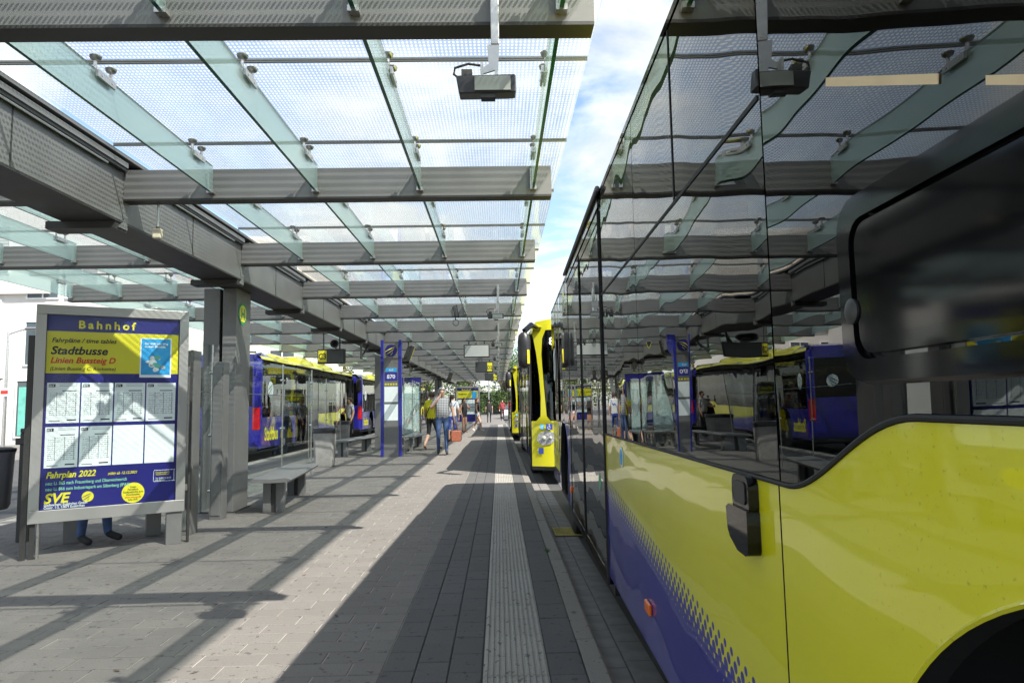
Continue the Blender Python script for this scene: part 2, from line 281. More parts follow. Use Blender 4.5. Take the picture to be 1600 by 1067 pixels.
# ------------------------------------------------------------------ mesh helpers
class MB:
    def __init__(s): s.v = []; s.f = []; s.m = []; s.mats = []; s.smooth = False
    def mi(s, name):
        if name not in s.mats: s.mats.append(name)
        return s.mats.index(name)
    def add(s, vs, fs, mat):
        o = len(s.v); k = s.mi(mat); s.v += [tuple(v) for v in vs]
        for f_ in fs: s.f.append(tuple(i+o for i in f_)); s.m.append(k)
        return s
    def box(s, x0, x1, y0, y1, z0, z1, mat):
        vs = [(x0, y0, z0), (x1, y0, z0), (x1, y1, z0), (x0, y1, z0), (x0, y0, z1), (x1, y0, z1), (x1, y1, z1), (x0, y1, z1)]
        return s.add(vs, [(0, 3, 2, 1), (4, 5, 6, 7), (0, 1, 5, 4), (1, 2, 6, 5), (2, 3, 7, 6), (3, 0, 4, 7)], mat)
    def cbox(s, c, d, mat): return s.box(c[0]-d[0]/2, c[0]+d[0]/2, c[1]-d[1]/2, c[1]+d[1]/2, c[2]-d[2]/2, c[2]+d[2]/2, mat)
    def tube(s, pts, rad, mat, n=8, caps=True):
        pts = [Vector(p) for p in pts]; rads = rad if isinstance(rad, (list, tuple)) else [rad]*len(pts); vs = []; fs = []
        for i, p in enumerate(pts):
            d = (pts[min(i+1, len(pts)-1)]-pts[max(i-1, 0)]).normalized(); a = d.cross(Vector((0.13, 0.37, 0.92)) if abs(d.z) < 0.95 else Vector((1, 0, 0))).normalized(); b_ = d.cross(a)
            for k in range(n):
                an = 2*math.pi*k/n; vs.append(p+(a*math.cos(an)+b_*math.sin(an))*rads[i])
        for i in range(len(pts)-1):
            for k in range(n): fs.append((i*n+k, i*n+(k+1) % n, (i+1)*n+(k+1) % n, (i+1)*n+k))
        if caps: fs.append(tuple(range(n))[::-1]); fs.append(tuple((len(pts)-1)*n+k for k in range(n)))
        return s.add(vs, fs, mat)
    def prism(s, poly, axis, a, b_, mat, side=None):
        """extrude a 2D polygon along an axis; poly is (u,v): x->(y,z), y->(x,z), z->(x,y)"""
        P = {'x': lambda q, d: (d, q[0], q[1]), 'y': lambda q, d: (q[0], d, q[1]), 'z': lambda q, d: (q[0], q[1], d)}[axis]
        n = len(poly); vs = [P(q, a) for q in poly]+[P(q, b_) for q in poly]
        s.add(vs, [tuple(range(n))[::-1], tuple(range(n, 2*n))], mat)
        return s.add(vs, [(i, (i+1) % n, n+(i+1) % n, n+i) for i in range(n)], side or mat)
    def lathe(s, prof, c, mat, n=20, axis='z'):
        vs = []; fs = []
        for (rr, h) in prof:
            for k in range(n):
                an = 2*math.pi*k/n; x, y = rr*math.cos(an), rr*math.sin(an)
                vs.append({'z': (c[0]+x, c[1]+y, c[2]+h), 'x': (c[0]+h, c[1]+x, c[2]+y), 'y': (c[0]+x, c[1]+h, c[2]+y)}[axis])
        for i in range(len(prof)-1):
            for k in range(n): fs.append((i*n+k, i*n+(k+1) % n, (i+1)*n+(k+1) % n, (i+1)*n+k))
        fs.append(tuple(range(n))[::-1]); fs.append(tuple((len(prof)-1)*n+k for k in range(n)))
        return s.add(vs, fs, mat)
    def loft(s, rings, mat, closed=True, caps=True):
        n = len(rings[0]); vs = [p for r_ in rings for p in r_]; fs = []
        for i in range(len(rings)-1):
            for k in range(n if closed else n-1): fs.append((i*n+k, i*n+(k+1) % n, (i+1)*n+(k+1) % n, (i+1)*n+k))
        if caps and closed: fs.append(tuple(range(n))[::-1]); fs.append(tuple((len(rings)-1)*n+k for k in range(n)))
        return s.add(vs, fs, mat)
    def mesh(s, name, bevel=0.0, smooth=False, fix=True):
        me = bpy.data.meshes.new(name); me.from_pydata(s.v, [], s.f)
        for n in s.mats: me.materials.append(MATS[n])
        me.polygons.foreach_set('material_index', s.m)
        bm = bmesh.new(); bm.from_mesh(me)
        if fix: bmesh.ops.recalc_face_normals(bm, faces=bm.faces)
        big = [q for q in bm.faces if len(q.verts) > 4]
        if bevel:
            es = [e for e in bm.edges if e.is_manifold and e.calc_face_angle(0) > 0.6]
            bmesh.ops.bevel(bm, geom=es, offset=bevel, segments=2, affect='EDGES', profile=0.5, clamp_overlap=True)
        big = [q for q in bm.faces if len(q.verts) > 4]
        if big: bmesh.ops.triangulate(bm, faces=big)
        bm.to_mesh(me); bm.free()
        if smooth:
            me.polygons.foreach_set('use_smooth', [True]*len(me.polygons))
            if smooth is not True: me.set_sharp_from_angle(angle=R(smooth))
        me.update(); return me
    def build(s, name, parent=None, bevel=0.0, smooth=False, loc=None, rz=0):
        o = bpy.data.objects.new(name, s.mesh(name, bevel, smooth)); COL.objects.link(o); o.parent = parent
        if loc: o.location = loc
        o.rotation_euler.z = rz
        return o
def inst(name, me, parent=None, loc=(0, 0, 0), rz=0, sc_=None):
    o = bpy.data.objects.new(name, me); COL.objects.link(o); o.parent = parent; o.location = loc; o.rotation_euler.z = rz
    if sc_: o.scale = sc_
    return o
def tag(o, label, cat, group=None):
    o['label'] = label; o['category'] = cat
    if group: o['group'] = group
    return o
def thing(name, label, cat, loc=(0, 0, 0), rz=0, group=None):
    o = bpy.data.objects.new(name, None); COL.objects.link(o); o.location = loc; o.rotation_euler = (0, 0, rz); o.empty_display_size = 0.1
    return tag(o, label, cat, group)
def struct(o): o['kind'] = 'structure'; return o
def stuff(o): o['kind'] = 'stuff'; return o
def dup(root, loc, rz, label, group=None, parent=None):
    def cp(o, p):
        c = o.copy(); COL.objects.link(c); c.parent = p
        for ch in o.children: cp(ch, c)
        return c
    c = cp(root, parent); c.location = loc; c.rotation_euler.z = rz; c['label'] = label
    if group: c['group'] = group; root['group'] = group
    return c
def bez(p, q, r_, n=8): return [tuple((1-k/n)**2*a+2*(1-k/n)*(k/n)*b_+(k/n)**2*c for a, b_, c in zip(p, q, r_)) for k in range(n+1)]
def text(body, size, mat, name, parent, origin, xdir, up, shear=0.0, bold=0.0, spacing=1.0, align='LEFT', sx=1.0, depth=0.0005):
    cu = bpy.data.curves.new('lettering', 'FONT'); cu.body = body; cu.size = size; cu.shear = shear; cu.offset = bold; cu.space_character = spacing
    cu.align_x = align; cu.extrude = depth; cu.resolution_u = 3
    o = bpy.data.objects.new('tmp', cu); COL.objects.link(o); dg = bpy.context.evaluated_depsgraph_get()
    me = bpy.data.meshes.new_from_object(o.evaluated_get(dg)); bpy.data.objects.remove(o); bpy.data.curves.remove(cu)
    me.materials.clear(); me.materials.append(MATS[mat])
    X = Vector(xdir).normalized(); U = Vector(up).normalized(); Zn = X.cross(U)
    M = Matrix(((X.x*sx, U.x, Zn.x, origin[0]), (X.y*sx, U.y, Zn.y, origin[1]), (X.z*sx, U.z, Zn.z, origin[2]), (0, 0, 0, 1)))
    me.transform(M); me.name = name
    o = bpy.data.objects.new(name, me); COL.objects.link(o); o.parent = parent; return o
def swoosh(mb, c, rad, X, U, Nrm, mat_disc, mat_mark, off=0.003):
    """round operator emblem: disc with a running-bird swoosh"""
    X, U, Nrm, c = Vector(X), Vector(U), Vector(Nrm), Vector(c)
    P = lambda a, b_, d: c+X*a*rad+U*b_*rad+Nrm*d
    n = 24; vs = [P(math.cos(2*math.pi*k/n), math.sin(2*math.pi*k/n), 0) for k in range(n)]; mb.add(vs, [tuple(range(n))], mat_disc)
    for (a, q, e, wd) in (((-1.0, -0.2), (-0.1, 0.35), (0.75, 0.62), 0.16), ((-0.75, -0.62), (0.1, -0.15), (0.55, 0.35), 0.17), ((-0.1, -0.75), (0.55, -0.25), (0.05, 0.2), 0.13)):
        pts = bez(a, q, e, 8); k = len(pts); vs = []
        for i, (x, y) in enumerate(pts):
            ww = wd*math.sin(math.pi*(0.12+0.86*i/(k-1)))
            vs += [P(x, y+ww/2, off), P(x, y-ww/2, off)]
        mb.add(vs, [(2*i, 2*i+1, 2*i+3, 2*i+2) for i in range(k-1)], mat_mark)
    return mb

# ------------------------------------------------------------------ ground, road, platform
PL, PR, YN, YF = -6.35, 0.528, -4.0, 46.0     # platform edges
o = struct(MB().box(-300, 300, -60, 900, -0.40, -0.19, 'ground_far').build('ground'))
o = struct(MB().box(PR-0.02, 9.5, -40, 150, -0.188, -0.156, 'asphalt').build('road'))
o = struct(MB().box(-15.5, PL+0.02, -40, 150, -0.188, -0.156, 'asphalt').build('road'))
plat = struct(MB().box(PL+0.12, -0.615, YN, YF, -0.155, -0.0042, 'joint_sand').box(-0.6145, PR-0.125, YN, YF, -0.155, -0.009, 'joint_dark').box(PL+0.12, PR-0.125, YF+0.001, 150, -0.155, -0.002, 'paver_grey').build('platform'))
def paver_mesh(lx, ly, mat, h=0.03, ch=0.004, gap=0.006):
    x, y = lx/2-gap/2, ly/2-gap/2; a, b_ = x-ch, y-ch
    mb = MB(); mb.add([(-x, -y, -h), (x, -y, -h), (x, y, -h), (-x, y, -h), (-x, -y, -ch*0.6), (x, -y, -ch*0.6), (x, y, -ch*0.6), (-x, y, -ch*0.6), (-a, -b_, 0), (a, -b_, 0), (a, b_, 0), (-a, b_, 0)],
        [(0, 1, 5, 4), (1, 2, 6, 5), (2, 3, 7, 6), (3, 0, 4, 7), (4, 5, 9, 8), (5, 6, 10, 9), (6, 7, 11, 10), (7, 4, 8, 11), (8, 9, 10, 11)], mat)
    return mb
pieces = []   # (template, x, y)
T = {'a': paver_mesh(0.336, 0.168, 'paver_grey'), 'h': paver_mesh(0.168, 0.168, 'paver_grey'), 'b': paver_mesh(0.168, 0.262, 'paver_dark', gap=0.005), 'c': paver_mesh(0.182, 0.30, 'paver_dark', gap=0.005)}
row = 0; y = YN
while y < YF:
    x = -0.615-(0.084 if row % 2 else 0.168)
    if row % 2: pieces.append(('h', -0.615-0.084, y+0.084)); x = -0.615-0.168-0.168
    while x-0.168 > PL+0.12:
        pieces.append(('a', x, y+0.084)); x -= 0.336
    y += 0.168; row += 1
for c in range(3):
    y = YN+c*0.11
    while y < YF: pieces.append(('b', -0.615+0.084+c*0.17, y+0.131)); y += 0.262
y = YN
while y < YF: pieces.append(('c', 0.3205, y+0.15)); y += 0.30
def seen(p):
    k, x, y = p; return y > 3.2 and x > -0.80*y+0.2 and x < 1.2*y
near = sorted([p for p in pieces if seen(p)], key=lambda p: p[1]**2*0.6+p[2]**2)[:300]
nearset = set(near)
TM = {k: v.mesh('paver_'+k) for k, v in T.items()}
for k, x, y in near:
    q = inst('paver', TM[k], plat, (x, y, random.uniform(-0.0015, 0.0015))); q.rotation_euler = (random.uniform(-.004, .004), random.uniform(-.004, .004), random.uniform(-.004, .004))
rest = {}
mbr = MB()
for p in pieces:
    if p in nearset: continue
    k, x, y = p; tv = T[k]; dz = random.uniform(-0.0015, 0.0015); tx, ty = random.uniform(-.004, .004), random.uniform(-.004, .004)
    mbr.add([(a+x, b_+y, c+dz+a*tx+b_*ty) for a, b_, c in tv.v], tv.f, tv.mats[0])
me = bpy.data.meshes.new('pavers'); me.from_pydata(mbr.v, [], mbr.f)
for n in mbr.mats: me.materials.append(MATS[n])
me.polygons.foreach_set('material_index', mbr.m); me.update()
stuff(inst('paver_field', me, plat))
# tactile tiles with ribs along the kerb
mb = MB(); x0, x1 = -0.102, 0.226; nrib = 11; L2 = 0.15-0.003; prof = []
pw = (x1-x0)/nrib
for k in range(nrib):
    a = x0+k*pw; prof += [(a, -0.004), (a+pw*0.22, -0.004), (a+pw*0.36, 0.0035), (a+pw*0.72, 0.0035), (a+pw*0.86, -0.004)]
prof.append((x1, -0.004))
vs = [(a, -L2, z) for a, z in prof]+[(a, L2, z) for a, z in prof]; n = len(prof)
mb.add(vs, [(i, i+1, n+i+1, n+i) for i in range(n-1)], 'tactile'); mb.box(x0, x1, -L2, L2, -0.04, -0.0045, 'tactile')
tmesh = mb.mesh('tactile_tile'); y = YN
while y < YF: inst('tactile_tile', tmesh, plat, (0, y+0.15, random.uniform(-0.0015, 0.001))); y += 0.30
# kerb stones
km = MB().prism([(0.414, -0.3), (0.53, -0.3), (0.53, -0.016), (0.514, 0.0), (0.414, 0.0)], 'y', -0.497, 0.497, 'kerbstone').mesh('kerb_stone')
kl = MB().prism([(PL, -0.3), (PL+0.117, -0.3), (PL+0.117, 0.0), (PL+0.016, 0.0), (PL, -0.016)], 'y', -0.497, 0.497, 'kerbstone').mesh('kerb_stone')
for k in range(54):
    inst('kerb_stone', km, plat, (random.uniform(-.002, .002), YN+0.5+k, random.uniform(-.002, .002))); inst('kerb_stone', kl, plat, (random.uniform(-.002, .002), YN+0.5+k, 0))
road_r = bpy.data.objects['road']
gm = paver_mesh(0.16, 0.32, 'gutter', h=0.02).mesh('gutter_slab')
for k in range(60):
    for c in range(2): inst('gutter_slab', gm, road_r, (0.615+c*0.162, 2.2+k*0.32+c*0.1, -0.146+random.uniform(-.001, .001)))
mb = MB().box(0.60, 0.92, 7.75, 8.22, -0.152, -0.135, 'steel_dark')
for k in range(9): mb.box(0.615, 0.905, 7.78+k*0.049, 7.805+k*0.049, -0.134, -0.128, 'grating')
for a, b_, c, d in ((0.60, 0.92, 7.75, 7.775), (0.60, 0.92, 8.195, 8.22), (0.60, 0.615, 7.775, 8.195), (0.905, 0.92, 7.775, 8.195)): mb.box(a, b_, c, d, -0.1345, -0.125, 'grating')
tag(mb.build('drain_grate'), 'rusty yellowish drain grate in the gutter beside the kerb', 'drain')
# a weed in the kerb joint, leaf litter
mb = MB()
for k in range(40):
    a = random.uniform(0, 6.28); l = random.uniform(0.02, 0.06); bx, by = 0.41+random.gauss(0, 0.008), 6.33+random.gauss(0, 0.02); w_ = 0.003
    mb.add([(bx-w_, by, -0.005), (bx+w_, by, -0.005), (bx+math.cos(a)*l*0.8, by+math.sin(a)*l*0.8, l*0.6)], [(0, 1, 2)], 'grass')
tag(mb.build('weed'), 'small green weed growing in the kerb joint', 'plant')
mb = MB()
for k in range(70):
    y = random.uniform(3.4, 11); x = random.uniform(-min(5.5, 0.7*y), 0.3); a = random.uniform(0, 6.28); l = random.uniform(0.008, 0.024)
    p = [(x+math.cos(a+q)*l*s_, y+math.sin(a+q)*l*s_, 0.003+random.uniform(0.0, 0.008)) for q, s_ in ((0, 1), (1.4, .5), (3.14, 1), (4.6, .5))]; mb.add(p, [(0, 1, 2, 3)], random.choice(['bark', 'shoe_brown', 'rubber']))
stuff(tag(mb.build('leaf_litter'), 'scattered dry leaf bits lying on the pavers', 'litter'))

# ------------------------------------------------------------------ canopy
can = thing('canopy', 'long glass and grey steel canopy roofing the bus platform', 'canopy', (0, 0, 0))
SP = 2.73; BY = [3.15+SP*k for k in range(-2, 19)]; GX0, GX1 = -3.66, -3.25; BXR, BXL = 0.49, -7.12
mb = MB().box(GX1+0.002, BXR, 0, 0.012, 3.17, 3.43, 'steel_paint').box(GX1+0.002, BXR, 0.088, 0.10, 3.17, 3.43, 'steel_paint').box(GX1+0.002, BXR, -0.008, 0.118, 3.152, 3.1695, 'steel_dark').box(GX1+0.002, BXR, 0.0125, 0.0875, 3.40, 3.42, 'steel_paint').box(BXR-0.006, BXR+0.004, 0.012, 0.088, 3.1705, 3.399, 'steel_paint')
beam_r = mb.mesh('cross_beam')
mb = MB().box(BXL, GX0-0.002, 0, 0.012, 3.17, 3.43, 'steel_paint').box(BXL, GX0-0.002, 0.088, 0.10, 3.17, 3.43, 'steel_paint').box(BXL, GX0-0.002, -0.008, 0.118, 3.152, 3.1695, 'steel_dark').box(BXL, GX0-0.002, 0.0125, 0.0875, 3.40, 3.42, 'steel_paint')
beam_l = mb.mesh('cross_beam')
for y in BY:
    inst('cross_beam', beam_r, can, (0, y, 0)); inst('cross_beam', beam_l, can, (0, y, 0))
# girder in lengths between the beams, with gutter ledge, light strip and underside plate
for i, y in enumerate(BY[:-1]):
    y0, y1 = y+0.0, y+SP-0.006
    g_ = MB().box(GX0, GX1, y0, y1, 2.965, 3.40, 'steel_paint').box(GX0-0.03, GX1+0.022, y0, y1, 2.945, 2.9645, 'steel_dark').box(GX0-0.05, GX1+0.055, y0+0.122, y1-0.03, 3.43, 3.475, 'steel_paint').build('girder', can)
    MB().box(GX1+0.001, GX1+0.045, y0+0.13, y1-0.04, 3.402, 3.4285, 'steel_dark').build('gutter_channel', g_)
    MB().tube([(GX1+0.03, y0+0.3, 3.392), (GX1+0.03, y1-0.3, 3.392)], 0.009, 'white_paint', 6).build('light_strip', g_)
    MB().box(GX1, GX1+0.003, y0+1.35, y0+1.362, 2.97, 3.39, 'steel_dark').build('panel_joint', g_)
    MB().box(GX0-0.16, GX1+0.012, y0-0.14, y0+0.05, 2.88, 2.9445, 'steel_dark').prism([(y0-0.10, 2.9), (y0+0.04, 2.9), (y0+0.04, 3.02)], 'x', GX1+0.013, GX1+0.023, 'steel_paint').build('splice_bracket', g_)
# glass fins with point fixings
FXR = [0.33, -0.665, -1.575, -2.485]; FXL = [-4.42, -5.33, -6.24, -7.05]
fin_me = MB().box(-0.011, 0.011, 0.125, SP-0.012, 3.215, 3.455, 'fin_glass'); fin_me.m = [fin_me.mi('glass_edge') if k in (0, 1) else fin_me.m[k] for k in range(6)]; fin_me = fin_me.mesh('glass_fin')
def fixing(dy):
    mb = MB().box(-0.03, -0.014, dy-0.10, dy+0.10, 3.405, 3.45, 'steel_bright').box(0.014, 0.03, dy-0.10, dy+0.10, 3.405, 3.45, 'steel_bright')
    for s_ in (-1, 1):
        yy = dy+s_*0.085
        mb.tube([(0, yy, 3.44), (0, yy, 3.51)], 0.011, 'steel_bright', 8).lathe([(0.012, 0), (0.03, 0.012), (0.036, 0.03), (0.03, 0.036)], (0, yy, 3.508), 'steel_bright', 12)
        mb.tube([(-0.034, yy-s_*0.03, 3.427), (0.034, yy-s_*0.03, 3.427)], 0.008, 'chrome', 6)
    return mb.mesh('point_fixing', smooth=40)
fixA, fixB = fixing(1.065), fixing(SP-0.31)
shoe = MB().box(-0.028, 0.028, SP-0.05, SP-0.003, 3.205, 3.235, 'steel_bright').box(-0.026, -0.014, SP-0.03, SP-0.003, 3.236, 3.40, 'steel_bright').mesh('end_shoe')
for i, y in enumerate(BY[:-1]):
    for x in FXR+FXL:
        fo = inst('glass_fin', fin_me, can, (x, y, 0))
        inst('point_fixing', fixA, fo); inst('point_fixing', fixB, fo); inst('end_shoe', shoe, fo)
# roof panes: joints 0.30 m before each beam and halfway
def pane(x0, x1, L):
    mb = MB(); mb.box(x0, x1, 0.007, L-0.007, 3.545, 3.559, 'roof_clear'); mb.m[1] = mb.mi('roof_frit'); 
    return mb.mesh('roof_pane')
pr1, pr2, pl1, pl2 = pane(-3.18, 0.605, 1.365), pane(-3.18, 0.605, 1.365), pane(-7.55, -3.73, 1.365), pane(-7.55, -3.73, 1.365)
seal_r = MB().box(-3.18, 0.605, -0.0065, 0.0065, 3.546, 3.558, 'steel_paint').tube([(-3.18, 0, 3.537), (0.605, 0, 3.537)], 0.008, 'steel_paint', 6).mesh('joint_seal')
seal_l = MB().box(-7.55, -3.73, -0.0065, 0.0065, 3.546, 3.558, 'steel_paint').tube([(-7.55, 0, 3.537), (-3.73, 0, 3.537)], 0.008, 'steel_paint', 6).mesh('joint_seal')
for y in BY[:-1]:
    for dy in (-0.30, 1.065):
        for me_, se_ in ((pr1, seal_r), (pl1, seal_l)):
            p_ = inst('roof_pane', me_, can, (0, y+dy, 0)); inst('joint_seal', se_, p_)
cap = MB().box(-3.73, -3.18, BY[0]-0.3, BY[-1], 3.50, 3.53, 'steel_paint').build('gutter_cover', can)
# columns
def column(y):
    c = MB(); c.prism([(-3.93, y-0.22), (-3.715, y-0.22), (-3.715, y+0.24), (-3.93, y+0.24)], 'z', 0.0, 2.944, 'steel_paint')
    c.box(-3.66, -3.48, y-0.26, y+0.26, 0.0, 2.944, 'steel_paint').box(-3.716, -3.659, y-0.1, y+0.2, 0.0, 2.944, 'steel_dark')
    o = c.build('column', can, bevel=0.006)
    MB().box(-3.99, -3.45, y-0.3, y+0.3, 0.0005, 0.012, 'steel_dark').build('base_plate', o)
    return o
for y in (9.35, 21.95, 42.0): column(y)

for k in range(4):   # bracing panels seen farther along
    y = 17.2+k*9.5; MB().tube([(-3.45, y, 2.94), (-3.45, y, 2.55)], 0.03, 'steel_paint', 8).tube([(-3.45, y, 2.55), (-3.45, y+0.9, 2.94)], 0.03, 'steel_paint', 8).build('brace', can)
# stop roundel on the first column
st = MB()
def disc(mb, c, rad, axis, h, mat, n=28):
    return mb.lathe([(rad, 0), (rad, h)], c, mat, n, axis)
disc(st, (-3.478, 9.3, 2.62), 0.15, 'x', 0.004, 'sign_green'); st_o = st.build('stop_roundel'); tag(st_o, 'round green and yellow bus stop roundel on the near column', 'sign')
disc(MB(), (-3.4735, 9.3, 2.62), 0.118, 'x', 0.003, 'text_yellow').build('roundel_field', st_o)
text('H', 0.2, 'sign_green', 'letter', st_o, (-3.4695, 9.3, 2.55), (0, 1, 0), (0, 0, 1), bold=0.006, align='CENTER')

# ------------------------------------------------------------------ buses
# local frame: front at y=0, tail at y=L, kerb side at x=0 (body towards +x), road at z=0
BW, BL, SK, ZT = 2.55, 12.2, 0.42, 2.80
FA, RA = 2.42, 9.85
def belt(y):
    if y < 2.86: return 1.445
    if y < 3.34:
        q = (y-2.86)/0.48; q = q*q*(3-2*q); return 1.445-0.15*q
    return 1.295-0.006*(y-3.34)
def arch(yc, y, R_=0.64, zc=0.66): return zc+math.sqrt(max(0, R_*R_-(y-yc)**2))
def side_poly(y0, y1, yc=None, top=belt, bot=SK):
    p = []
    if yc is None: p += [(y0, bot), (y1, bot)]
    else:
        h = math.sqrt(0.64**2-(bot-0.66)**2); p.append((y0, bot)); 
        a0 = math.asin((bot-0.66)/0.64)
        for k in range(57):
            an = math.pi-a0+(2*a0-math.pi)*k/56; p.append((yc+0.64*math.cos(an), 0.66+0.64*math.sin(an)))
        p.append((y1, bot))
    n = 70
    for k in range(n+1):
        yy = y1+(y0-y1)*k/n; p.append((yy, top(yy)))
    return p
def fender_lip(yc):
    h = 0.616; rings = []
    for k in range(65):
        a = math.radians(-20+220*k/64); c, s_ = math.cos(a), math.sin(a)
        rings.append([(-0.001, yc+0.637*c, 0.66+0.637*s_), (-0.004, yc+0.641*c, 0.66+0.641*s_), (0.001, yc+0.647*c, 0.66+0.647*s_)])
    return rings
wheel_mb = MB().lathe([(0.29, -0.13), (0.42, -0.14), (0.475, -0.11), (0.483, 0.0), (0.475, 0.11), (0.42, 0.14), (0.29, 0.13)], (0, 0, 0), 'rubber', 28, 'x')
wheel_me = wheel_mb.mesh('wheel', smooth=35)
rim_me = MB().lathe([(0.285, 0.0), (0.29, -0.12), (0.26, -0.125), (0.22, -0.05), (0.12, -0.045), (0.11, -0.13), (0.05, -0.14)], (0, 0, 0), 'rim', 24, 'x').mesh('rim', smooth=35)
seat_me = MB().prism([(0, 0.42), (0.42, 0.42), (0.45, 0.5), (0.06, 0.5), (-0.06, 1.1), (-0.13, 1.1)], 'x', -0.22, 0.22, 'seat_fabric').box(-0.06, 0.06, 0.05, 0.3, 0, 0.42, 'interior_grey').mesh('passenger_seat', bevel=0.015)
def flat_pane(y0, y1, zb0, zb1, zt, mat, th=0.014, topf=None, n=50):
    """window pane from y0 to y1 whose lower edge follows the beltline"""
    p = []
    for k in range(n+1): yy = y0+(y1-y0)*k/n; p.append((yy, (topf(yy) if topf else zb0)+0.012))
    p += [(y1, zt), (y0, zt)]
    return MB().prism(p, 'x', 0.0, th, mat)
def door_leaf(root, y0, y1, zb=0.36, zt=2.72):
    fr = MB(); w_ = 0.045
    fr.box(-0.006, 0.03, y0, y0+w_, zb, zt, 'bus_black').box(-0.006, 0.03, y1-w_, y1, zb, zt, 'bus_black').box(-0.006, 0.03, y0+w_, y1-w_, zb, zb+0.07, 'bus_black').box(-0.006, 0.03, y0+w_, y1-w_, zt-0.06, zt, 'bus_black')
    lf = fr.build('door_leaf', root)
    MB().box(-0.002, 0.01, y0+w_+0.001, y1-w_-0.001, zb+0.071, zt-0.061, 'bus_glass_door').build('pane', lf)
    MB().box(-0.012, 0.004, y0-0.012, y0-0.001, zb, zt, 'rubber').build('rubber_edge', lf)
    return lf
def make_bus(label, loc, rz, near=False, number='800', group=None):
    b = thing('city_bus', label, 'bus', loc, rz, group); Lb = BL
    # kerb side panels
    def panel(y0, y1, yc=None): return MB().prism(side_poly(y0+0.004, y1-0.004, yc), 'x', 0.0, 0.045, 'paint_side', 'black_matte').build('side_panel', b)
    panel(1.55, 3.385, FA); panel(3.385, 6.22); panel(8.92, Lb-0.2, RA)
    for yc in (FA, RA): MB().loft(fender_lip(yc), 'paint_side' if yc == FA else 'paint_blue', closed=False).build('wheel_arch_lip', b)
    # kerb side panes
    ys = [1.55, 3.375, 4.99, 6.22]
    for a, c in zip(ys[:-1], ys[1:]): flat_pane(a+0.004, c-0.004, 0, 0, ZT, 'bus_glass', topf=belt).build('window_pane', b)
    for a, c in ((8.92, 10.45), (10.45, Lb-0.2)): flat_pane(a+0.004, c-0.004, 0, 0, ZT, 'bus_glass', topf=belt).build('window_pane', b)
    # belt rubber
    pts = [(-0.002, 1.56+k*(6.2-1.56)/160, belt(1.56+k*(6.2-1.56)/160)+0.006) for k in range(161)]
    MB().tube(pts, 0.005, 'rubber', 6).build('belt_seal', b)
    # doors
    for y0, y1 in ((6.24, 7.56), (7.58, 8.90)): door_leaf(b, y0, y1)
    for y0, y1 in ((0.36, 0.94), (0.95, 1.53)): door_leaf(b, y0, y1)
    MB().box(0.03, 0.06, 6.2, 8.94, 0.30, 0.36, 'black_plastic').build('door_sill', b); MB().box(-0.012, 0.03, 6.2, 8.94, 2.735, ZT, 'bus_black').build('door_header', b)
    MB().tube([(-0.02, 6.1, 2.83), (-0.02, 9.0, 2.83)], 0.016, 'black_plastic', 8).build('rain_gutter', b)
    # road side: plain panels and panes
    for a, c, yc in ((0.2, 3.4, FA), (3.4, 7.5, None), (7.5, Lb-0.2, RA)):
        MB().prism(side_poly(a+0.004, c-0.004, yc), 'x', BW-0.045, BW, 'paint_side').build('side_panel', b)
        flat_pane(a+0.004, c-0.004, 0, 0, ZT, 'bus_glass', topf=belt).build('window_pane', b).location.x = BW-0.016
    # roof shell
    def ring(y, ins, dz): 
        pr = [(0.0+ins, ZT+0.002), (0.004+ins, ZT+0.05), (0.03+ins, ZT+0.105), (0.09+ins, ZT+0.14), (0.3+ins, ZT+0.17+dz), (BW/2, ZT+0.19+dz)]
        pr += [(BW-x, z) for x, z in pr[-2::-1]]; return [(x, y, z) for x, z in pr]
    MB().loft([ring(0.25, 0.06, -0.08), ring(0.45, 0.01, 0), ring(0.7, 0, 0), ring(Lb-0.5, 0, 0), ring(Lb-0.15, 0.02, -0.02)], 'paint_yellow', closed=False).build('roof', b, smooth=35)
    MB().loft([[(0.02, 0.5, ZT-0.01), (0.02, 0.5, ZT+0.03), (BW-0.02, 0.5, ZT+0.03), (BW-0.02, 0.5, ZT-0.01)], [(0.02, Lb-0.2, ZT-0.01), (0.02, Lb-0.2, ZT+0.03), (BW-0.02, Lb-0.2, ZT+0.03), (BW-0.02, Lb-0.2, ZT-0.01)]], 'interior_grey').build('ceiling', b)
    MB().box(-0.004, 0.03, 0.5, Lb-0.2, ZT+0.001, ZT+0.03, 'bus_black').build('cantrail', b)
    # roof pods
    for (y0, y1, h) in ((2.6, 5.3, 0.30), (5.5, 7.4, 0.36), (8.6, 10.2, 0.24)) if not near else ((5.9, 9.2, 0.12),):
        rs = []
        for y, k in ((y0, 0.45), (y0+0.25, 0.95), (y0+0.6, 1.0), (y1-0.5, 1.0), (y1-0.1, 0.8), (y1, 0.3)):
            z0 = ZT+0.12; rs.append([(0.32, y, z0), (0.36, y, z0+h*0.6*k), (0.55, y, z0+h*k), (BW-0.55, y, z0+h*k), (BW-0.36, y, z0+h*0.6*k), (BW-0.32, y, z0)])
        MB().loft(rs, 'paint_yellow').build('roof_fairing', b, smooth=40)
    # tail
    def corner(mat, y_c, sx, z0, z1, rad=0.2, ext=0.0, a0=0, a1=90, tail=True):
        rings = []
        for z in (z0, (z0+z1)/2, z1):
            rg = []
            for k in range(9):
                a = math.radians(a0+(a1-a0)*k/8); xx = rad-(rad+ext)*math.cos(a); yy = y_c+(rad+ext)*math.sin(a)*(1 if tail else -1)
                rg.append((xx if sx < 0 else BW-xx, yy, z))
            rings.append(rg)
        return MB().loft(rings, mat, closed=False)
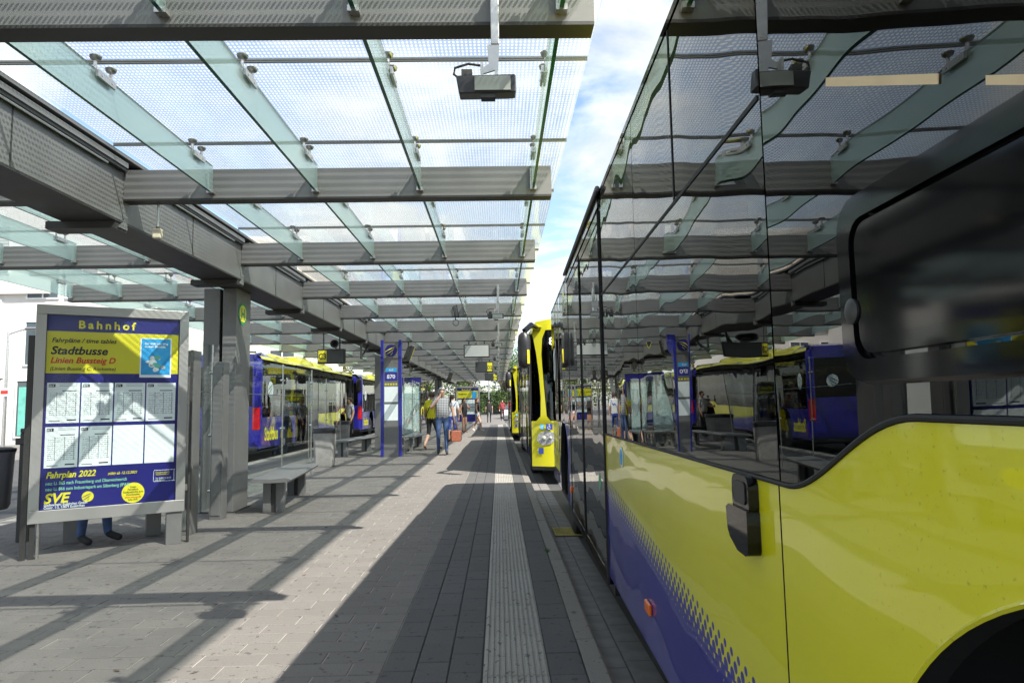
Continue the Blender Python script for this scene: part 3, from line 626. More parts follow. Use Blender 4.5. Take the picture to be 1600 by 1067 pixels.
    for sx in (-1, 1):
        corner('paint_blue', Lb-0.2, sx, 0.40, ZT+0.04).build('tail_corner', b, smooth=True)
        tl = corner('red_lens', Lb-0.2, sx, 0.92, 1.52, ext=0.008, a0=30, a1=88).build('tail_light', b, smooth=True)
    MB().box(0.2, BW-0.2, Lb-0.03, Lb, 0.40, 1.55, 'paint_blue').build('tail_panel', b)
    MB().box(0.2, BW-0.2, Lb-0.03, Lb, 1.555, 2.62, 'bus_black').build('tail_window', b)
    MB().box(0.2, BW-0.2, Lb-0.03, Lb, 2.625, ZT+0.10, 'paint_blue').build('tail_roof_panel', b)
    MB().loft([[(0.16, Lb-1.5, ZT+0.16), (0.3, Lb-1.5, ZT+0.2), (BW-0.3, Lb-1.5, ZT+0.2), (BW-0.16, Lb-1.5, ZT+0.16)], [(0.02, Lb-0.5, ZT+0.08), (0.14, Lb-0.5, ZT+0.24), (BW-0.14, Lb-0.5, ZT+0.24), (BW-0.02, Lb-0.5, ZT+0.08)], [(0.05, Lb-0.02, ZT-0.02), (0.2, Lb-0.04, ZT+0.16), (BW-0.2, Lb-0.04, ZT+0.16), (BW-0.05, Lb-0.02, ZT-0.02)]], 'paint_blue').build('tail_spoiler', b, smooth=40)
    MB().box(0.06, BW-0.06, Lb-0.05, Lb+0.03, 0.32, 0.46, 'black_plastic').build('tail_bumper', b, bevel=0.02)
    text(number, 0.2, 'led_red', 'route_number', b, (1.95, Lb+0.004, 2.33), (-1, 0, 0), (0, 0, 1))
    swoosh(MB(), (0.75, Lb+0.004, 2.0), 0.17, (-1, 0, 0), (0, 0, 1), (0, 1, 0), 'blank_sheet', 'text_black').build('emblem', b)
    swoosh(MB(), (-0.004, 11.35, 2.02), 0.23, (0, -1, 0), (0, 0, 1), (-1, 0, 0), 'blank_sheet', 'text_black').build('emblem', b)
    text('Stadtbus', 0.50, 'text_yellow', 'lettering', b, (-0.004, 11.80, 0.62), (0, -1, 0), (0, 0, 1), bold=0.014, sx=0.66)
    # nose
    def yf(x): q = abs(x-BW/2)/(BW/2); return 0.02+0.30*q**3.2     # plan curve of the front
    def yz(z): return 0.0 if z < 1.1 else 0.05*(z-1.1)
    def front(polyL, mat, name, th=0.05, push=0.0):
        mb = MB(); n = len(polyL); fr = [(x, yf(x)+yz(z)-push, z) for x, z in polyL]; bk = [(x, yf(x)+yz(z)-push+th, z) for x, z in polyL]
        mb.add(fr+bk, [tuple(range(n)), tuple(range(2*n-1, n-1, -1))]+[(i, (i+1) % n, n+(i+1) % n, n+i) for i in range(n)], mat); return mb.build(name, b)
    def strip(lo, hi, mat, name, push=0.0, th=0.05):
        """band between two polylines (same count), follows the plan curve"""
        mb = MB(); n = len(lo); P = lambda q, d: (q[0], yf(q[0])+yz(q[1])-push+d, q[1])
        vs = [P(q, 0) for q in lo]+[P(q, 0) for q in hi]; mb.add(vs, [(i, i+1, n+i+1, n+i) for i in range(n-1)], mat)
        vs = [P(q, th) for q in lo]+[P(q, th) for q in hi]; mb.add(vs, [(i, n+i, n+i+1, i+1) for i in range(n-1)], mat)
        return mb.build(name, b, smooth=True)
    xs = [0.012+k*(BW-0.024)/24 for k in range(25)]
    strip([(x, 0.33) for x in xs], [(x, 1.16+0.0*x) for x in xs], 'paint_yellow', 'front_bumper')
    strip([(x, 0.26) for x in xs], [(x, 0.33) for x in xs], 'black_plastic', 'bumper_lip', push=-0.03)
    strip([(x, 1.165) for x in xs[2:-2]], [(x, 2.55) for x in xs[2:-2]], 'windshield', 'windscreen')
    strip([(x, 2.555) for x in xs[1:-1]], [(x, 2.86) for x in xs[1:-1]], 'bus_black', 'destination_screen')
    strip([(x, 2.865) for x in xs[1:-1]], [(x, 3.02+0.1*math.sin(math.pi*i/22)) for i, x in enumerate(xs[1:-1])], 'paint_yellow', 'roof_dome', push=0.0)
    MB().loft([[(x, yf(x)+yz(2.9), 2.86) for x in xs[1:-1]], [(x, yf(x)+yz(3.0), 3.03+0.1*math.sin(math.pi*i/22)) for i, x in enumerate(xs[1:-1])], [(x, 0.8, 2.99+0.12*math.sin(math.pi*i/22)) for i, x in enumerate(xs[1:-1])]], 'paint_yellow', closed=False).build('roof_cowl', b, smooth=40)
    for s_ in (0, 1):
        mx = (lambda x: x) if s_ == 0 else (lambda x: BW-x)
        zs = [1.10, 1.16, 1.25, 1.6, 2.0, 2.4, 2.7, 2.85, 2.98]
        inn = [0.44, 0.36, 0.29, 0.265, 0.24, 0.22, 0.24, 0.30, 0.36]; outr = [0.02, 0.10, 0.18, 0.19, 0.17, 0.13, 0.08, 0.05, 0.05]
        strip([(mx(x), z) for x, z in zip(outr, zs)], [(mx(x), z) for x, z in zip(inn, zs)], 'paint_yellow', 'front_pillar', push=0.02)
        hl = [(0.10, 0.80), (0.14, 0.93), (0.26, 0.985), (0.42, 0.95), (0.45, 0.84), (0.36, 0.74), (0.2, 0.715)]
        h_ = front([(mx(x), z) for x, z in hl], 'headlamp', 'headlight', 0.02, 0.012)
        mb = MB()
        for hx, hz, hr in ((0.23, 0.845, 0.045), (0.35, 0.85, 0.035)): mb.lathe([(hr, -0.004), (hr*0.7, -0.02), (0.004, -0.026)], (mx(hx), yf(hx)-0.012, hz), 'lens_grey', 14, 'y')
        mb.build('lens', h_, smooth=50)
        front([(mx(0.27), 1.00), (mx(0.27), 1.11), (mx(0.39), 1.11), (mx(0.39), 1.00)], 'cloth_blue', 'wheelchair_sticker', 0.003, 0.026)
        mb = MB()
        cx, cz = mx(0.33), 1.06; yy_ = yf(0.33)-0.028
        mb.lathe([(0.009, 0), (0.009, -0.002)], (cx, yy_, 1.095), 'white_paint', 10, 'y')
        mb.tube([(cx, yy_, 1.08), (cx, yy_, 1.055), (cx+0.028, yy_, 1.052), (cx+0.04, yy_, 1.02)], 0.005, 'white_paint', 6)
        mb.tube([(cx-0.004+0.026*math.cos(a), yy_, 1.04+0.026*math.sin(a)) for a in [math.radians(110+22*k) for k in range(11)]], 0.004, 'white_paint', 6)
        mb.build('wheelchair_mark', b)
        front([(mx(0.13), 0.56), (mx(0.13), 0.67), (mx(0.22), 0.67), (mx(0.22), 0.56)], 'cloth_blue', 'pram_sticker', 0.003, 0.012)
        mb = MB(); swoosh(mb, (mx(0.2), yf(0.2)-0.015, 1.055), 0.045, (1, 0, 0), (0, 0, 1), (0, -1, 0), 'poster_blue', 'text_yellow').build('emblem', b)
        # mirror: arm, housing, yellow stripe
        sg = -1 if s_ == 0 else 1; x0 = 0 if s_ == 0 else BW
        mb = MB().tube([(x0-sg*0.2, 0.35, 2.88), (x0-sg*0.02, -0.12, 2.92), (x0+sg*0.10, -0.26, 2.80), (x0+sg*0.12, -0.26, 2.66)], [0.05, 0.055, 0.055, 0.05], 'bus_black', 10)
        mo = mb.build('mirror', b, smooth=40)
        rs = []
        for z, kx, ky in ((2.12, 0.5, 0.5), (2.16, 0.85, 0.9), (2.3, 1, 1), (2.6, 1, 1), (2.72, 0.85, 0.9), (2.77, 0.4, 0.5)):
            rs.append([(x0+sg*0.12+0.115*kx*math.cos(a), -0.27+0.09*ky*math.sin(a), z) for a in [2*math.pi*k/14 for k in range(14)]])
        MB().loft(rs, 'black_plastic').build('mirror_housing', mo, smooth=40)
        MB().box(x0+sg*0.12-0.02-sg*0.075, x0+sg*0.12+0.02-sg*0.075, -0.355, -0.34, 2.2, 2.45, 'text_yellow').build('mirror_stripe', mo)
    text(number, 0.2, 'led_white', 'route_number', b, (0.36, yf(0.36)+yz(2.6)-0.02, 2.58), (1, 0, 0), (0, 0, 1))
    # chassis, floor, interior
    ch = MB().box(0.06, BW-0.06, 0.35, Lb-0.06, 0.30, 0.36, 'black_matte')
    for yc in (FA, RA):
        for s_ in (0, 1):
            x0 = 0.046 if s_ == 0 else BW-0.5; ch.box(x0, x0+0.454, yc-0.68, yc-0.66, 0.361, 1.26, 'black_matte').box(x0, x0+0.454, yc+0.66, yc+0.68, 0.361, 1.26, 'black_matte').box(x0, x0+0.454, yc-0.659, yc+0.659, 1.245, 1.26, 'black_matte').box(x0+0.44 if s_ == 0 else x0, x0+0.454 if s_ == 0 else x0+0.014, yc-0.659, yc+0.659, 0.361, 1.244, 'black_matte')
    ch.build('floor', b)
    for yc in (FA, RA):
        for s_ in (0, 1):
            wh = inst('wheel', wheel_me, b, (0.20 if s_ == 0 else BW-0.20, yc, 0.483), math.pi*s_); inst('rim', rim_me, wh)
    for k in range(7):
        yy = 3.6+k*0.82
        for x in (0.45, 2.1) if (yy > 9 or yy < 6) else (2.1,): inst('passenger_seat', seat_me, b, (x, yy, 0.362), math.pi*0)
    for x, yy in ((0.62, 3.1), (0.62, 4.7), (0.5, 6.1), (0.5, 7.6), (0.5, 9.0), (1.9, 3.9), (1.9, 7.0)): MB().tube([(x, yy, 0.362), (x, yy, ZT-0.012)], 0.018, 'pole_yellow', 8).build('grab_pole', b)
    return b
bus1 = make_bus('yellow and blue city bus filling the right side of the picture', (0.525, -1.9, -0.15), -0.0223, True, '800')
bus2 = make_bus('yellow city bus facing the camera just behind the nearest bus', (0.585, 12.55, -0.15), -0.006, False, '800')
bus3 = make_bus('farthest yellow bus at the right kerb, mostly hidden by two buses', (0.50, 27.6, -0.15), 0.0, False, '869')
bus4 = make_bus('city bus with blue tail lettered Stadtbus beside the glass screen', (-6.45, 18.6+BL, -0.15), math.pi, False, '874')
bus5 = make_bus('second city bus at the left kerb, its blue tail behind the totem', (-6.5, 32.6+BL, -0.15), math.pi, False, '872')
bus6 = make_bus('yellow bus in the far lane left of the blue-tailed bus', (-11.7, 25.5, -0.15), 0.0, False, '875')
bus7 = make_bus('third bus at the left kerb, far down the platform', (-6.5, 48.5+BL, -0.15), math.pi, False, '870')
# nearest bus only: black service flap, framed panel in the glass, vent seams, marker lamps, stickers
def rrect(y0, y1, z0, z1, rad, n=5):
    p = []
    for cy_, cz_, a0 in ((y1-rad, z1-rad, 0), (y0+rad, z1-rad, 90), (y0+rad, z0+rad, 180), (y1-rad, z0+rad, 270)):
        for k in range(n+1): a = math.radians(a0+90*k/n); p.append((cy_+rad*math.cos(a), cz_+rad*math.sin(a)))
    return p
fo = MB().prism([(3.51, 1.122), (3.53, 1.115), (3.59, 1.118), (3.645, 1.142), (3.66, 1.16), (3.667, 1.212), (3.645, 1.222), (3.51, 1.222)], 'x', -0.032, 0.001, 'bus_black').build('door_flap', bus1, bevel=0.009, smooth=40)
MB().prism(rrect(3.512, 3.632, 1.205, 1.30, 0.026), 'x', -0.025, 0.001, 'bus_black').build('flap_handle', fo, bevel=0.010, smooth=40)
MB().prism(rrect(3.53, 3.612, 1.232, 1.285, 0.012), 'x', -0.028, -0.0255, 'black_plastic').build('flap_insert', fo, bevel=0.001)
po = rrect(1.60, 3.03, 1.50, 1.81, 0.06); pi_ = rrect(1.66, 2.985, 1.54, 1.765, 0.04); n = len(po)
mb = MB(); X_ = -0.018
mb.add([(0.0, y, z) for y, z in po]+[(X_, 2.3+(y-2.3)*0.992, 1.65+(z-1.65)*0.96) for y, z in po]+[(X_, y, z) for y, z in pi_]+[(-0.002, y, z) for y, z in pi_], [(a*n+i, a*n+(i+1) % n, (a+1)*n+(i+1) % n, (a+1)*n+i) for a in range(3) for i in range(n)], 'panel_black')
pf = mb.build('panel_frame', bus1, smooth=35)
MB().prism(rrect(1.672, 2.973, 1.549, 1.757, 0.035), 'x', -0.015, -0.004, 'panel_black').build('service_panel', pf, bevel=0.003)
MB().lathe([(0.021, 0), (0.021, -0.004), (0.012, -0.007)], (-0.0145, 2.99, 1.62), 'black_plastic', 18, 'x').build('lock', pf, smooth=40)
for y0, y1, z in ((3.39, 4.98, 2.16), (5.0, 6.2, 2.16)): MB().box(-0.003, -0.0005, y0, y1, z, z+0.012, 'rubber').build('vent_seam', bus1)
MB().box(-0.003, -0.0005, 4.2, 4.21, 2.173, ZT-0.01, 'rubber').build('vent_seam', bus1)
for y, z in ((4.92, 0.60), (8.97, 0.60), (2.9+6.0, 0.62)): MB().box(-0.016, 0.0, y-0.05, y+0.05, z-0.025, z+0.025, 'orange_lens').build('marker_lamp', bus1, bevel=0.006)
for y, z, r_ in ((5.57, 1.19, 0.055), (6.55, 0.95, 0.06)): disc(MB(), (-0.002, y, z), r_, 'x', -0.0015, 'blank_sheet' if y < 6 else 'sign_green').build('sticker', bus1)
disc(MB(), (-0.0045, 5.57, 1.19), 0.042, 'x', -0.0015, 'poster_blue').build('sticker', bus1)
for q in (((3.058, 2.049), (3.06, 2.033), (2.754, 1.889), (2.752, 1.903)), ((2.666, 1.8575), (2.667, 1.846), (2.50, 1.765), (2.50, 1.778))): MB().prism(list(q), 'x', -0.0025, -0.0008, 'tape').build('tape_strip', bus1)

# ------------------------------------------------------------------ information board
def info_board(label, loc, rz, full=True):
    b = thing('information_board', label, 'information board', loc, rz); W = 1.30; z0, z1 = 0.32, 2.345
    # frame: local x along the face, front at y=-0.06
    fr = MB()
    for a, c, d, e in ((0, W, z0, z0+0.115), (0, W, z1-0.09, z1), (0, 0.085, z0+0.115, z1-0.09), (W-0.085, W, z0+0.115, z1-0.09)): fr.box(a, c, -0.07, 0.05, d, e, 'alu')
    fr.box(0.0, W, 0.051, 0.06, z0, z1, 'alu'); fr.build('frame', b, bevel=0.004)
    MB().box(-0.052, -0.004, -0.045, 0.045, 0.0, 2.05, 'steel_dark').build('post', b)
    MB().box(W+0.03, W+0.052, -0.03, 0.03, 0.0, 1.95, 'steel_dark').box(W+0.001, W+0.03, -0.02, 0.02, 0.52, 0.58, 'steel_paint').box(W+0.001, W+0.03, -0.02, 0.02, 1.72, 1.78, 'steel_paint').build('post', b)
    MB().box(W-0.16, W-0.02, -0.05, 0.04, 0.0, z0-0.001, 'steel_paint').build('leg', b, bevel=0.003)
    MB().box(0.02, 0.06, -0.04, 0.0, 0.0, z0-0.001, 'steel_dark').tube([(0.085, -0.04, 0), (0.085, -0.04, z0-0.001)], 0.015, 'steel_bright', 8).build('leg', b)
    x0, x1, pz0, pz1 = 0.087, W-0.087, z0+0.117, z1-0.092; Wp = x1-x0; Hp = pz1-pz0; yb = -0.042
    po = MB().box(x0, x1, yb, yb+0.02, pz0, pz1, 'board_blue').build('poster', b)
    H = lambda q: pz1-q*Hp        # q from the top, 0..1
    X = lambda q: x0+q*Wp
    MB().box(x0+0.001, X(0.995), yb-0.0015, yb-0.0002, H(0.305), H(0.085), 'board_yellow').build('yellow_field', po)
    tx = lambda s_, size, mat, px, pz, **k: text(s_, size, mat, 'lettering', po, (X(px), yb-0.003, H(pz)), (1, 0, 0), (0, 0, 1), **k)
    tx('Bahnhof', 0.105, 'text_yellow', 0.22, 0.066, bold=0.003, spacing=1.42)
    MB().box(X(0.70), X(0.99), yb-0.0025, yb-0.0018, H(0.285), H(0.155), 'text_yellow').build('yellow_patch', po)
    if not full:
        MB().box(X(0.70), X(0.94), yb-0.004, yb-0.0026, H(0.315), H(0.11), 'poster_blue').build('blue_poster', po)
        tx('Stadtbusse', 0.11, 'text_black', 0.03, 0.2, shear=0.2, bold=0.003)
        for r_ in range(2):
            for c in range(4): MB().box(X(0.02+0.243*c), X(0.02+0.243*c)+0.235*Wp, yb-0.003, yb-0.0005, H(0.56+r_*0.225), H(0.345+r_*0.225), 'blank_sheet').build('sheet', po)
        MB().box(x0, x1, -0.066, -0.062, pz0, pz1, 'cabinet_glass').build('cover_glass', b); return b
    tx('Fahrpläne / time tables', 0.060, 'text_black', 0.035, 0.143, shear=0.25, bold=0.0012, sx=0.96)
    tx('Stadtbusse', 0.105, 'text_black', 0.03, 0.205, shear=0.22, bold=0.003, sx=1.02)
    tx('Linien Bussteig D', 0.078, 'text_red', 0.03, 0.251, shear=0.25, bold=0.002, sx=0.97)
    tx('(Linien Bussteig C: Rückseite)', 0.046, 'text_black', 0.03, 0.289, shear=0.2, bold=0.0004, sx=0.97)
    # blue notice
    nb = MB().box(X(0.69), X(0.94), yb-0.005, yb-0.003, H(0.325), H(0.108), 'blank_sheet').build('notice', po)
    MB().box(X(0.70), X(0.93), yb-0.0065, yb-0.0052, H(0.31), H(0.112), 'poster_blue').build('notice_field', nb)
    for k, (s_, z) in enumerate((('Der einfachste Weg', 0.143), ('zu mehr Mobilität.', 0.160))):
        text(s_, 0.029, 'blank_sheet', 'lettering', po, (X(0.725), yb-0.008, H(z)), (1, 0, 0), (0, 0, 1), bold=0.0008, sx=0.88)
    mb = MB(); random.seed(5)
    for k in range(16):
        cx, cz = X(0.815)+random.gauss(0, 0.032), H(0.235)+random.gauss(0, 0.036); r_ = random.uniform(0.012, 0.034); n = 10
        mb.add([(cx+r_*(0.8+0.3*random.random())*math.cos(2*math.pi*i/n), yb-0.0075-0.0002*k, cz+r_*(0.6+0.3*random.random())*math.sin(2*math.pi*i/n)) for i in range(n)], [tuple(range(n))], random.choice(['blank_sheet', 'blank_sheet', 'cloth_white', 'display_back', 'curtain']))
    mb.build('notice_picture', nb)
    # timetable sheets
    sh = MB().box(0, 0.2435*Wp-0.012, -0.002, 0, 0, 0.215*Hp-0.012, 'timetable_sheet').mesh('timetable'); bl = MB().box(0, 0.2435*Wp-0.012, -0.002, 0, 0, 0.215*Hp-0.012, 'blank_sheet').mesh('timetable')
    nums = ['869', '870', '871', '872', '873', '875']; k = 0
    for r_ in range(2):
        for c in range(4):
            zz = H(0.335+0.228*(r_+1)); xx = X(0.018+0.2435*c)
            s_ = inst('timetable', sh if k < 6 else bl, po, (xx, yb-0.0006, zz))
            if k < 6:
                MB().box(0.012, 0.065, -0.0042, -0.0024, 0.338, 0.366, 'text_black').build('number_plate', s_)
                text(nums[k], 0.026, 'blank_sheet', 'lettering', s_, (0.015, -0.005, 0.342), (1, 0, 0), (0, 0, 1), bold=0.0003)
            k += 1
    # lower block
    tx('Fahrplan 2022', 0.080, 'text_yellow', 0.035, 0.842, shear=0.25, bold=0.002, sx=0.86)
    tx('gültig ab 12.12.2021', 0.036, 'text_yellow', 0.475, 0.842, shear=0.25, bold=0.0006, sx=0.86)
    tx('neu: Li. 865 nach Frauenberg und Oberwichterich', 0.043, 'text_green', 0.035, 0.877, bold=0.0004, sx=0.76)
    tx('neu: Li. 866 zum Industriepark am Silberberg (IPAS)', 0.043, 'text_green', 0.035, 0.906, bold=0.0004, sx=0.76)
    tx('SVE', 0.125, 'text_yellow', 0.025, 0.968, shear=0.25, bold=0.004, sx=0.98)
    swoosh(MB(), (X(0.335), yb-0.003, H(0.948)), 0.049, (1, 0, 0), (0, 0, 1), (0, -1, 0), 'text_yellow', 'board_blue', 0.001).build('emblem', po)
    tx('Stadtverkehr Euskirchen GmbH', 0.034, 'blank_sheet', 0.03, 0.983, bold=0.0005, sx=0.78); tx('Oststr. 1-5, 53879 Euskirchen', 0.034, 'blank_sheet', 0.03, 0.997, bold=0.0005, sx=0.78)
    disc(MB(), (X(0.67), yb-0.0012, H(0.945)), 0.098, 'y', -0.0018, 'text_yellow').build('yellow_disc', po)
    for i, (s_, cl) in enumerate((('Linien', 'text_black'), ('Fahrpläne,', 'text_black'), ('Tarifauskünfte zum', 'text_black'), ('Downloaden', 'text_black'), ('www.sve-eu.de', 'text_red'), ('Info: SVE', 'text_black'))):
        text(s_, 0.025, cl, 'lettering', po, (X(0.67), yb-0.004, H(0.918+i*0.0135)), (1, 0, 0), (0, 0, 1), align='CENTER', bold=0.0003, sx=0.9)
    mb = MB()
    for k in range(14):
        for z in (0.835, 0.895): mb.box(X(0.83)+k*0.0135, X(0.83)+k*0.0135+0.008, yb-0.002, yb-0.0003, H(z), H(z)+0.006, 'blank_sheet')
    for k in range(8):
        for x in (0.823, 0.985): mb.box(X(x), X(x)+0.005, yb-0.002, yb-0.0003, H(0.838+k*0.007)-0.008, H(0.838+k*0.007), 'blank_sheet')
    mb.build('dotted_border', po)
    for i, s_ in enumerate(('Fahrplanauskünfte', 'Verkehrsverbund', '', 'Tel. 01806 50 40 30', 'Info-Hotline')):
        if s_: tx(s_, 0.024, 'text_yellow' if i < 3 else 'blank_sheet', 0.84, 0.85+i*0.0105, sx=0.72)
    MB().box(x0, x1, -0.066, -0.062, pz0, pz1, 'cabinet_glass').build('cover_glass', b)
    return b
ang = math.atan2(7.12-6.45, -3.20+4.33)
info_board('blue and yellow Bahnhof timetable board in grey frame on the left', (-4.345, 6.47, 0), ang)
info_board('distant blue and yellow timetable board behind the waiting people', (-2.35, 37.2, 0), 0.0, False)

# ------------------------------------------------------------------ platform furniture
def bench(label, loc, rz, L=2.6):
    b = thing('bench', label, 'bench', loc, rz, 'grey benches under the canopy'); n = 12
    rings = []
    for k in range(n+1):
        y = L*k/n; rg = []
        for (x, z) in ((-0.24, 0.40), (-0.26, 0.43), (-0.22, 0.452), (0.0, 0.44), (0.18, 0.452), (0.25, 0.43), (0.23, 0.40), (0.0, 0.395)): rg.append((x+0.10*math.sin(1.2*k/n), y, z))
        rings.append(rg)
    MB().loft(rings, 'steel_paint').build('seat', b, smooth=45)
    lg = MB().box(-0.13, -0.03, -0.07, 0.07, 0, 0.396, 'steel_paint').box(0.03, 0.13, -0.07, 0.07, 0, 0.396, 'steel_paint').box(-0.0295, 0.0295, -0.05, 0.05, 0.0, 0.3955, 'steel_dark').mesh('leg', bevel=0.004)
    for y in (0.25, L-0.3): inst('leg', lg, b, (0.05*(y/L), y, 0))
    return b
bench('grey metal bench beside the near column', (-2.90, 8.80, 0), 0.15, 2.3)
bench('bench mostly hidden behind the near timetable board', (-4.68, 7.2, 0), -1.05, 1.3)
bench('bench beyond the blue totem near the man', (-2.72, 20.3, 0), 0.0)
bench('bench left of the blue totem behind the glass', (-4.3, 18.6, 0), -0.1)
def screen(label, p, q, z1=2.05, n=2):
    p, q = Vector(p), Vector(q); d = (q-p).normalized(); L = (q-p).length; a = math.atan2(d.y, d.x)
    b = thing('glass_screen', label, 'glass screen', (p.x, p.y, 0), a)
    for k in range(n):
        MB().box(k*L/n+0.01, (k+1)*L/n-0.01, -0.005, 0.005, 0.10, z1, 'screen_glass').build('pane', b)
    for k in range(n+1):
        MB().tube([(k*L/n, 0.0, 0), (k*L/n, 0.0, z1+0.02)], 0.012, 'steel_bright', 8).build('post', b)
    for k in range(n):
        for z in (0.3, 1.0, 1.8):
            for s_ in (0.06, L/n-0.06): MB().lathe([(0.018, -0.02), (0.018, 0.02)], (k*L/n+s_, 0, z), 'chrome', 10, 'y').build('clip', b)
    MB().tube([(0.013, 0.02, 1.55), (L-0.013, 0.02, 1.55)], 0.006, 'steel_bright', 6).build('rail', b)
    return b
screen('glass wind screen running from the near column past the bench', (-3.62, 9.75), (-3.66, 13.45), 2.05, 2)
screen('glass wind screen between the timetable board and near column', (-3.35, 7.35), (-3.72, 8.95), 2.15, 1)
screen('glass wind screen behind the blue totem', (-2.62, 18.9), (-2.66, 23.0), 2.1, 2)
screen('glass wind screen left of the blue totem', (-4.8, 17.4), (-4.75, 20.6), 2.1, 2)
# slab uprights by the column
for (x, y, z1, lab) in ((-3.40, 7.62, 1.98, 'grey upright slab right behind the timetable board'), (-3.47, 8.6, 1.92, 'grey upright slab just before the near column')):
    tag(MB().box(x-0.07, x+0.07, y-0.09, y+0.09, 0, z1, 'steel_paint').box(x-0.055, x+0.055, y-0.10, y-0.0905, 0.05, z1-0.05, 'steel_paint').build('upright', bevel=0.004), lab, 'post', 'grey upright slabs')
def litter_bin(label, loc, rz=0.0):
    b = thing('litter_bin', label, 'litter bin', loc, rz, 'litter bins on the platform')
    rs = [[(sx*w_+0, sy*w_, z) for sx, sy in ((-1, -.8), (-.8, -1), (.8, -1), (1, -.8), (1, .8), (.8, 1), (-.8, 1), (-1, .8))] for z, w_ in ((0, 0.19), (0.05, 0.2), (0.82, 0.235))]
    MB().loft(rs, 'concrete').build('body', b, bevel=0.006)
    rs = [[(sx*w_, sy*w_, z+random.uniform(-.008, .008)) for sx, sy in ((-1, -.8), (-.8, -1), (.8, -1), (1, -.8), (1, .8), (.8, 1), (-.8, 1), (-1, .8))] for z, w_ in ((0.76, 0.243), (0.85, 0.252), (0.875, 0.235), (0.85, 0.20))]
    MB().loft(rs, 'bag_plastic').build('bin_liner', b, smooth=50)
    return b
litter_bin('concrete litter bin with black liner right of the Stadtbus lettering', (-3.98, 15.75, 0), 0.1)
litter_bin('concrete litter bin by the person in the patterned shirt', (-5.35, 23.5, 0), 0.0)
# dark litter bin frame at the left border
b = thing('waste_basket', 'dark metal waste basket cut off by the left border', 'waste basket', (-5.15, 7.35, 0), 0.3)
MB().box(0.10, 0.22, -0.05, 0.05, 0.0, 1.12, 'steel_dark').build('post', b, bevel=0.006)
MB().box(0.06, 0.25, -0.06, 0.06, 1.0, 1.07, 'black_plastic').box(0.10, 0.22, -0.055, 0.055, 1.121, 1.17, 'black_plastic').build('clamp', b, bevel=0.008)
MB().loft([[(-0.16+k*math.cos(a), k*math.sin(a), z) for a in [2*math.pi*i/18 for i in range(18)]] for z, k in ((0.34, 0.16), (0.38, 0.18), (0.90, 0.2), (0.93, 0.21))], 'steel_paint').build('basket', b, smooth=40)
MB().lathe([(0.21, 0), (0.215, 0.03), (0.17, 0.045)], (-0.16, 0, 0.93), 'rubber', 18).build('rim', b, smooth=40)
# stop totem
t_ = thing('stop_totem', 'tall blue edged stop totem with timetable sheets and number 870', 'stop totem', (-2.89, 18.45, 0), 0.0)
MB().box(-0.20, 0.20, -0.05, 0.05, 0, 3.04, 'steel_paint').build('body', t_)
for s_ in (-1, 1): MB().box(s_*0.24-0.039, s_*0.24+0.039, -0.07, 0.07, 0, 3.12, 'totem_blue').build('edge_fin', t_, bevel=0.008)
swoosh(MB(), (0, -0.054, 2.83), 0.16, (1, 0, 0), (0, 0, 1), (0, -1, 0), 'board_blue', 'text_yellow').build('emblem', t_)
MB().box(-0.17, 0.17, -0.056, -0.051, 2.02, 2.24, 'totem_blue').build('line_plate', t_); MB().box(-0.15, 0.15, -0.056, -0.051, 2.26, 2.36, 'poster_blue').build('line_plate', t_)
text('870', 0.15, 'white_paint', 'lettering', t_, (0, -0.06, 2.08), (1, 0, 0), (0, 0, 1), align='CENTER', bold=0.003); text('869', 0.08, 'white_paint', 'lettering', t_, (0, -0.06, 2.28), (1, 0, 0), (0, 0, 1), align='CENTER')
for k in range(5): MB().box(-0.165+k*0.07, -0.12+k*0.07, -0.056, -0.051, 1.9, 1.945, 'text_yellow').build('pictogram', t_)
for z0, z1 in ((1.22, 1.82), (0.98-0.32, 1.16)): pass
MB().box(-0.18, 0.18, -0.056, -0.051, 1.45, 1.86, 'timetable_sheet').build('sheet', t_); MB().box(-0.18, 0.18, -0.056, -0.051, 0.96, 1.39, 'blank_sheet').build('sheet', t_)
# poster cabinet behind the totem (seen from its back)
c_ = thing('poster_cabinet', 'pale poster cabinet with dark frame behind the blue totem', 'poster cabinet', (-3.45, 24.0, 0), 0.12)
MB().box(0, 0.72, -0.05, 0.05, 0.3, 0.36, 'steel_dark').box(0, 0.72, -0.05, 0.05, 2.06, 2.32, 'board_blue').box(0, 0.05, -0.05, 0.05, 0.361, 2.059, 'steel_dark').box(0.67, 0.72, -0.05, 0.05, 0.361, 2.059, 'steel_dark').build('frame', c_)
MB().box(0.051, 0.669, -0.02, 0.02, 0.361, 2.059, 'blank_sheet').build('poster', c_); MB().box(0.051, 0.669, -0.045, -0.04, 0.361, 2.059, 'screen_glass').build('glass', c_)
for x in (0.06, 0.62): MB().box(x, x+0.05, -0.03, 0.03, 0, 0.299, 'steel_dark').build('leg', c_)
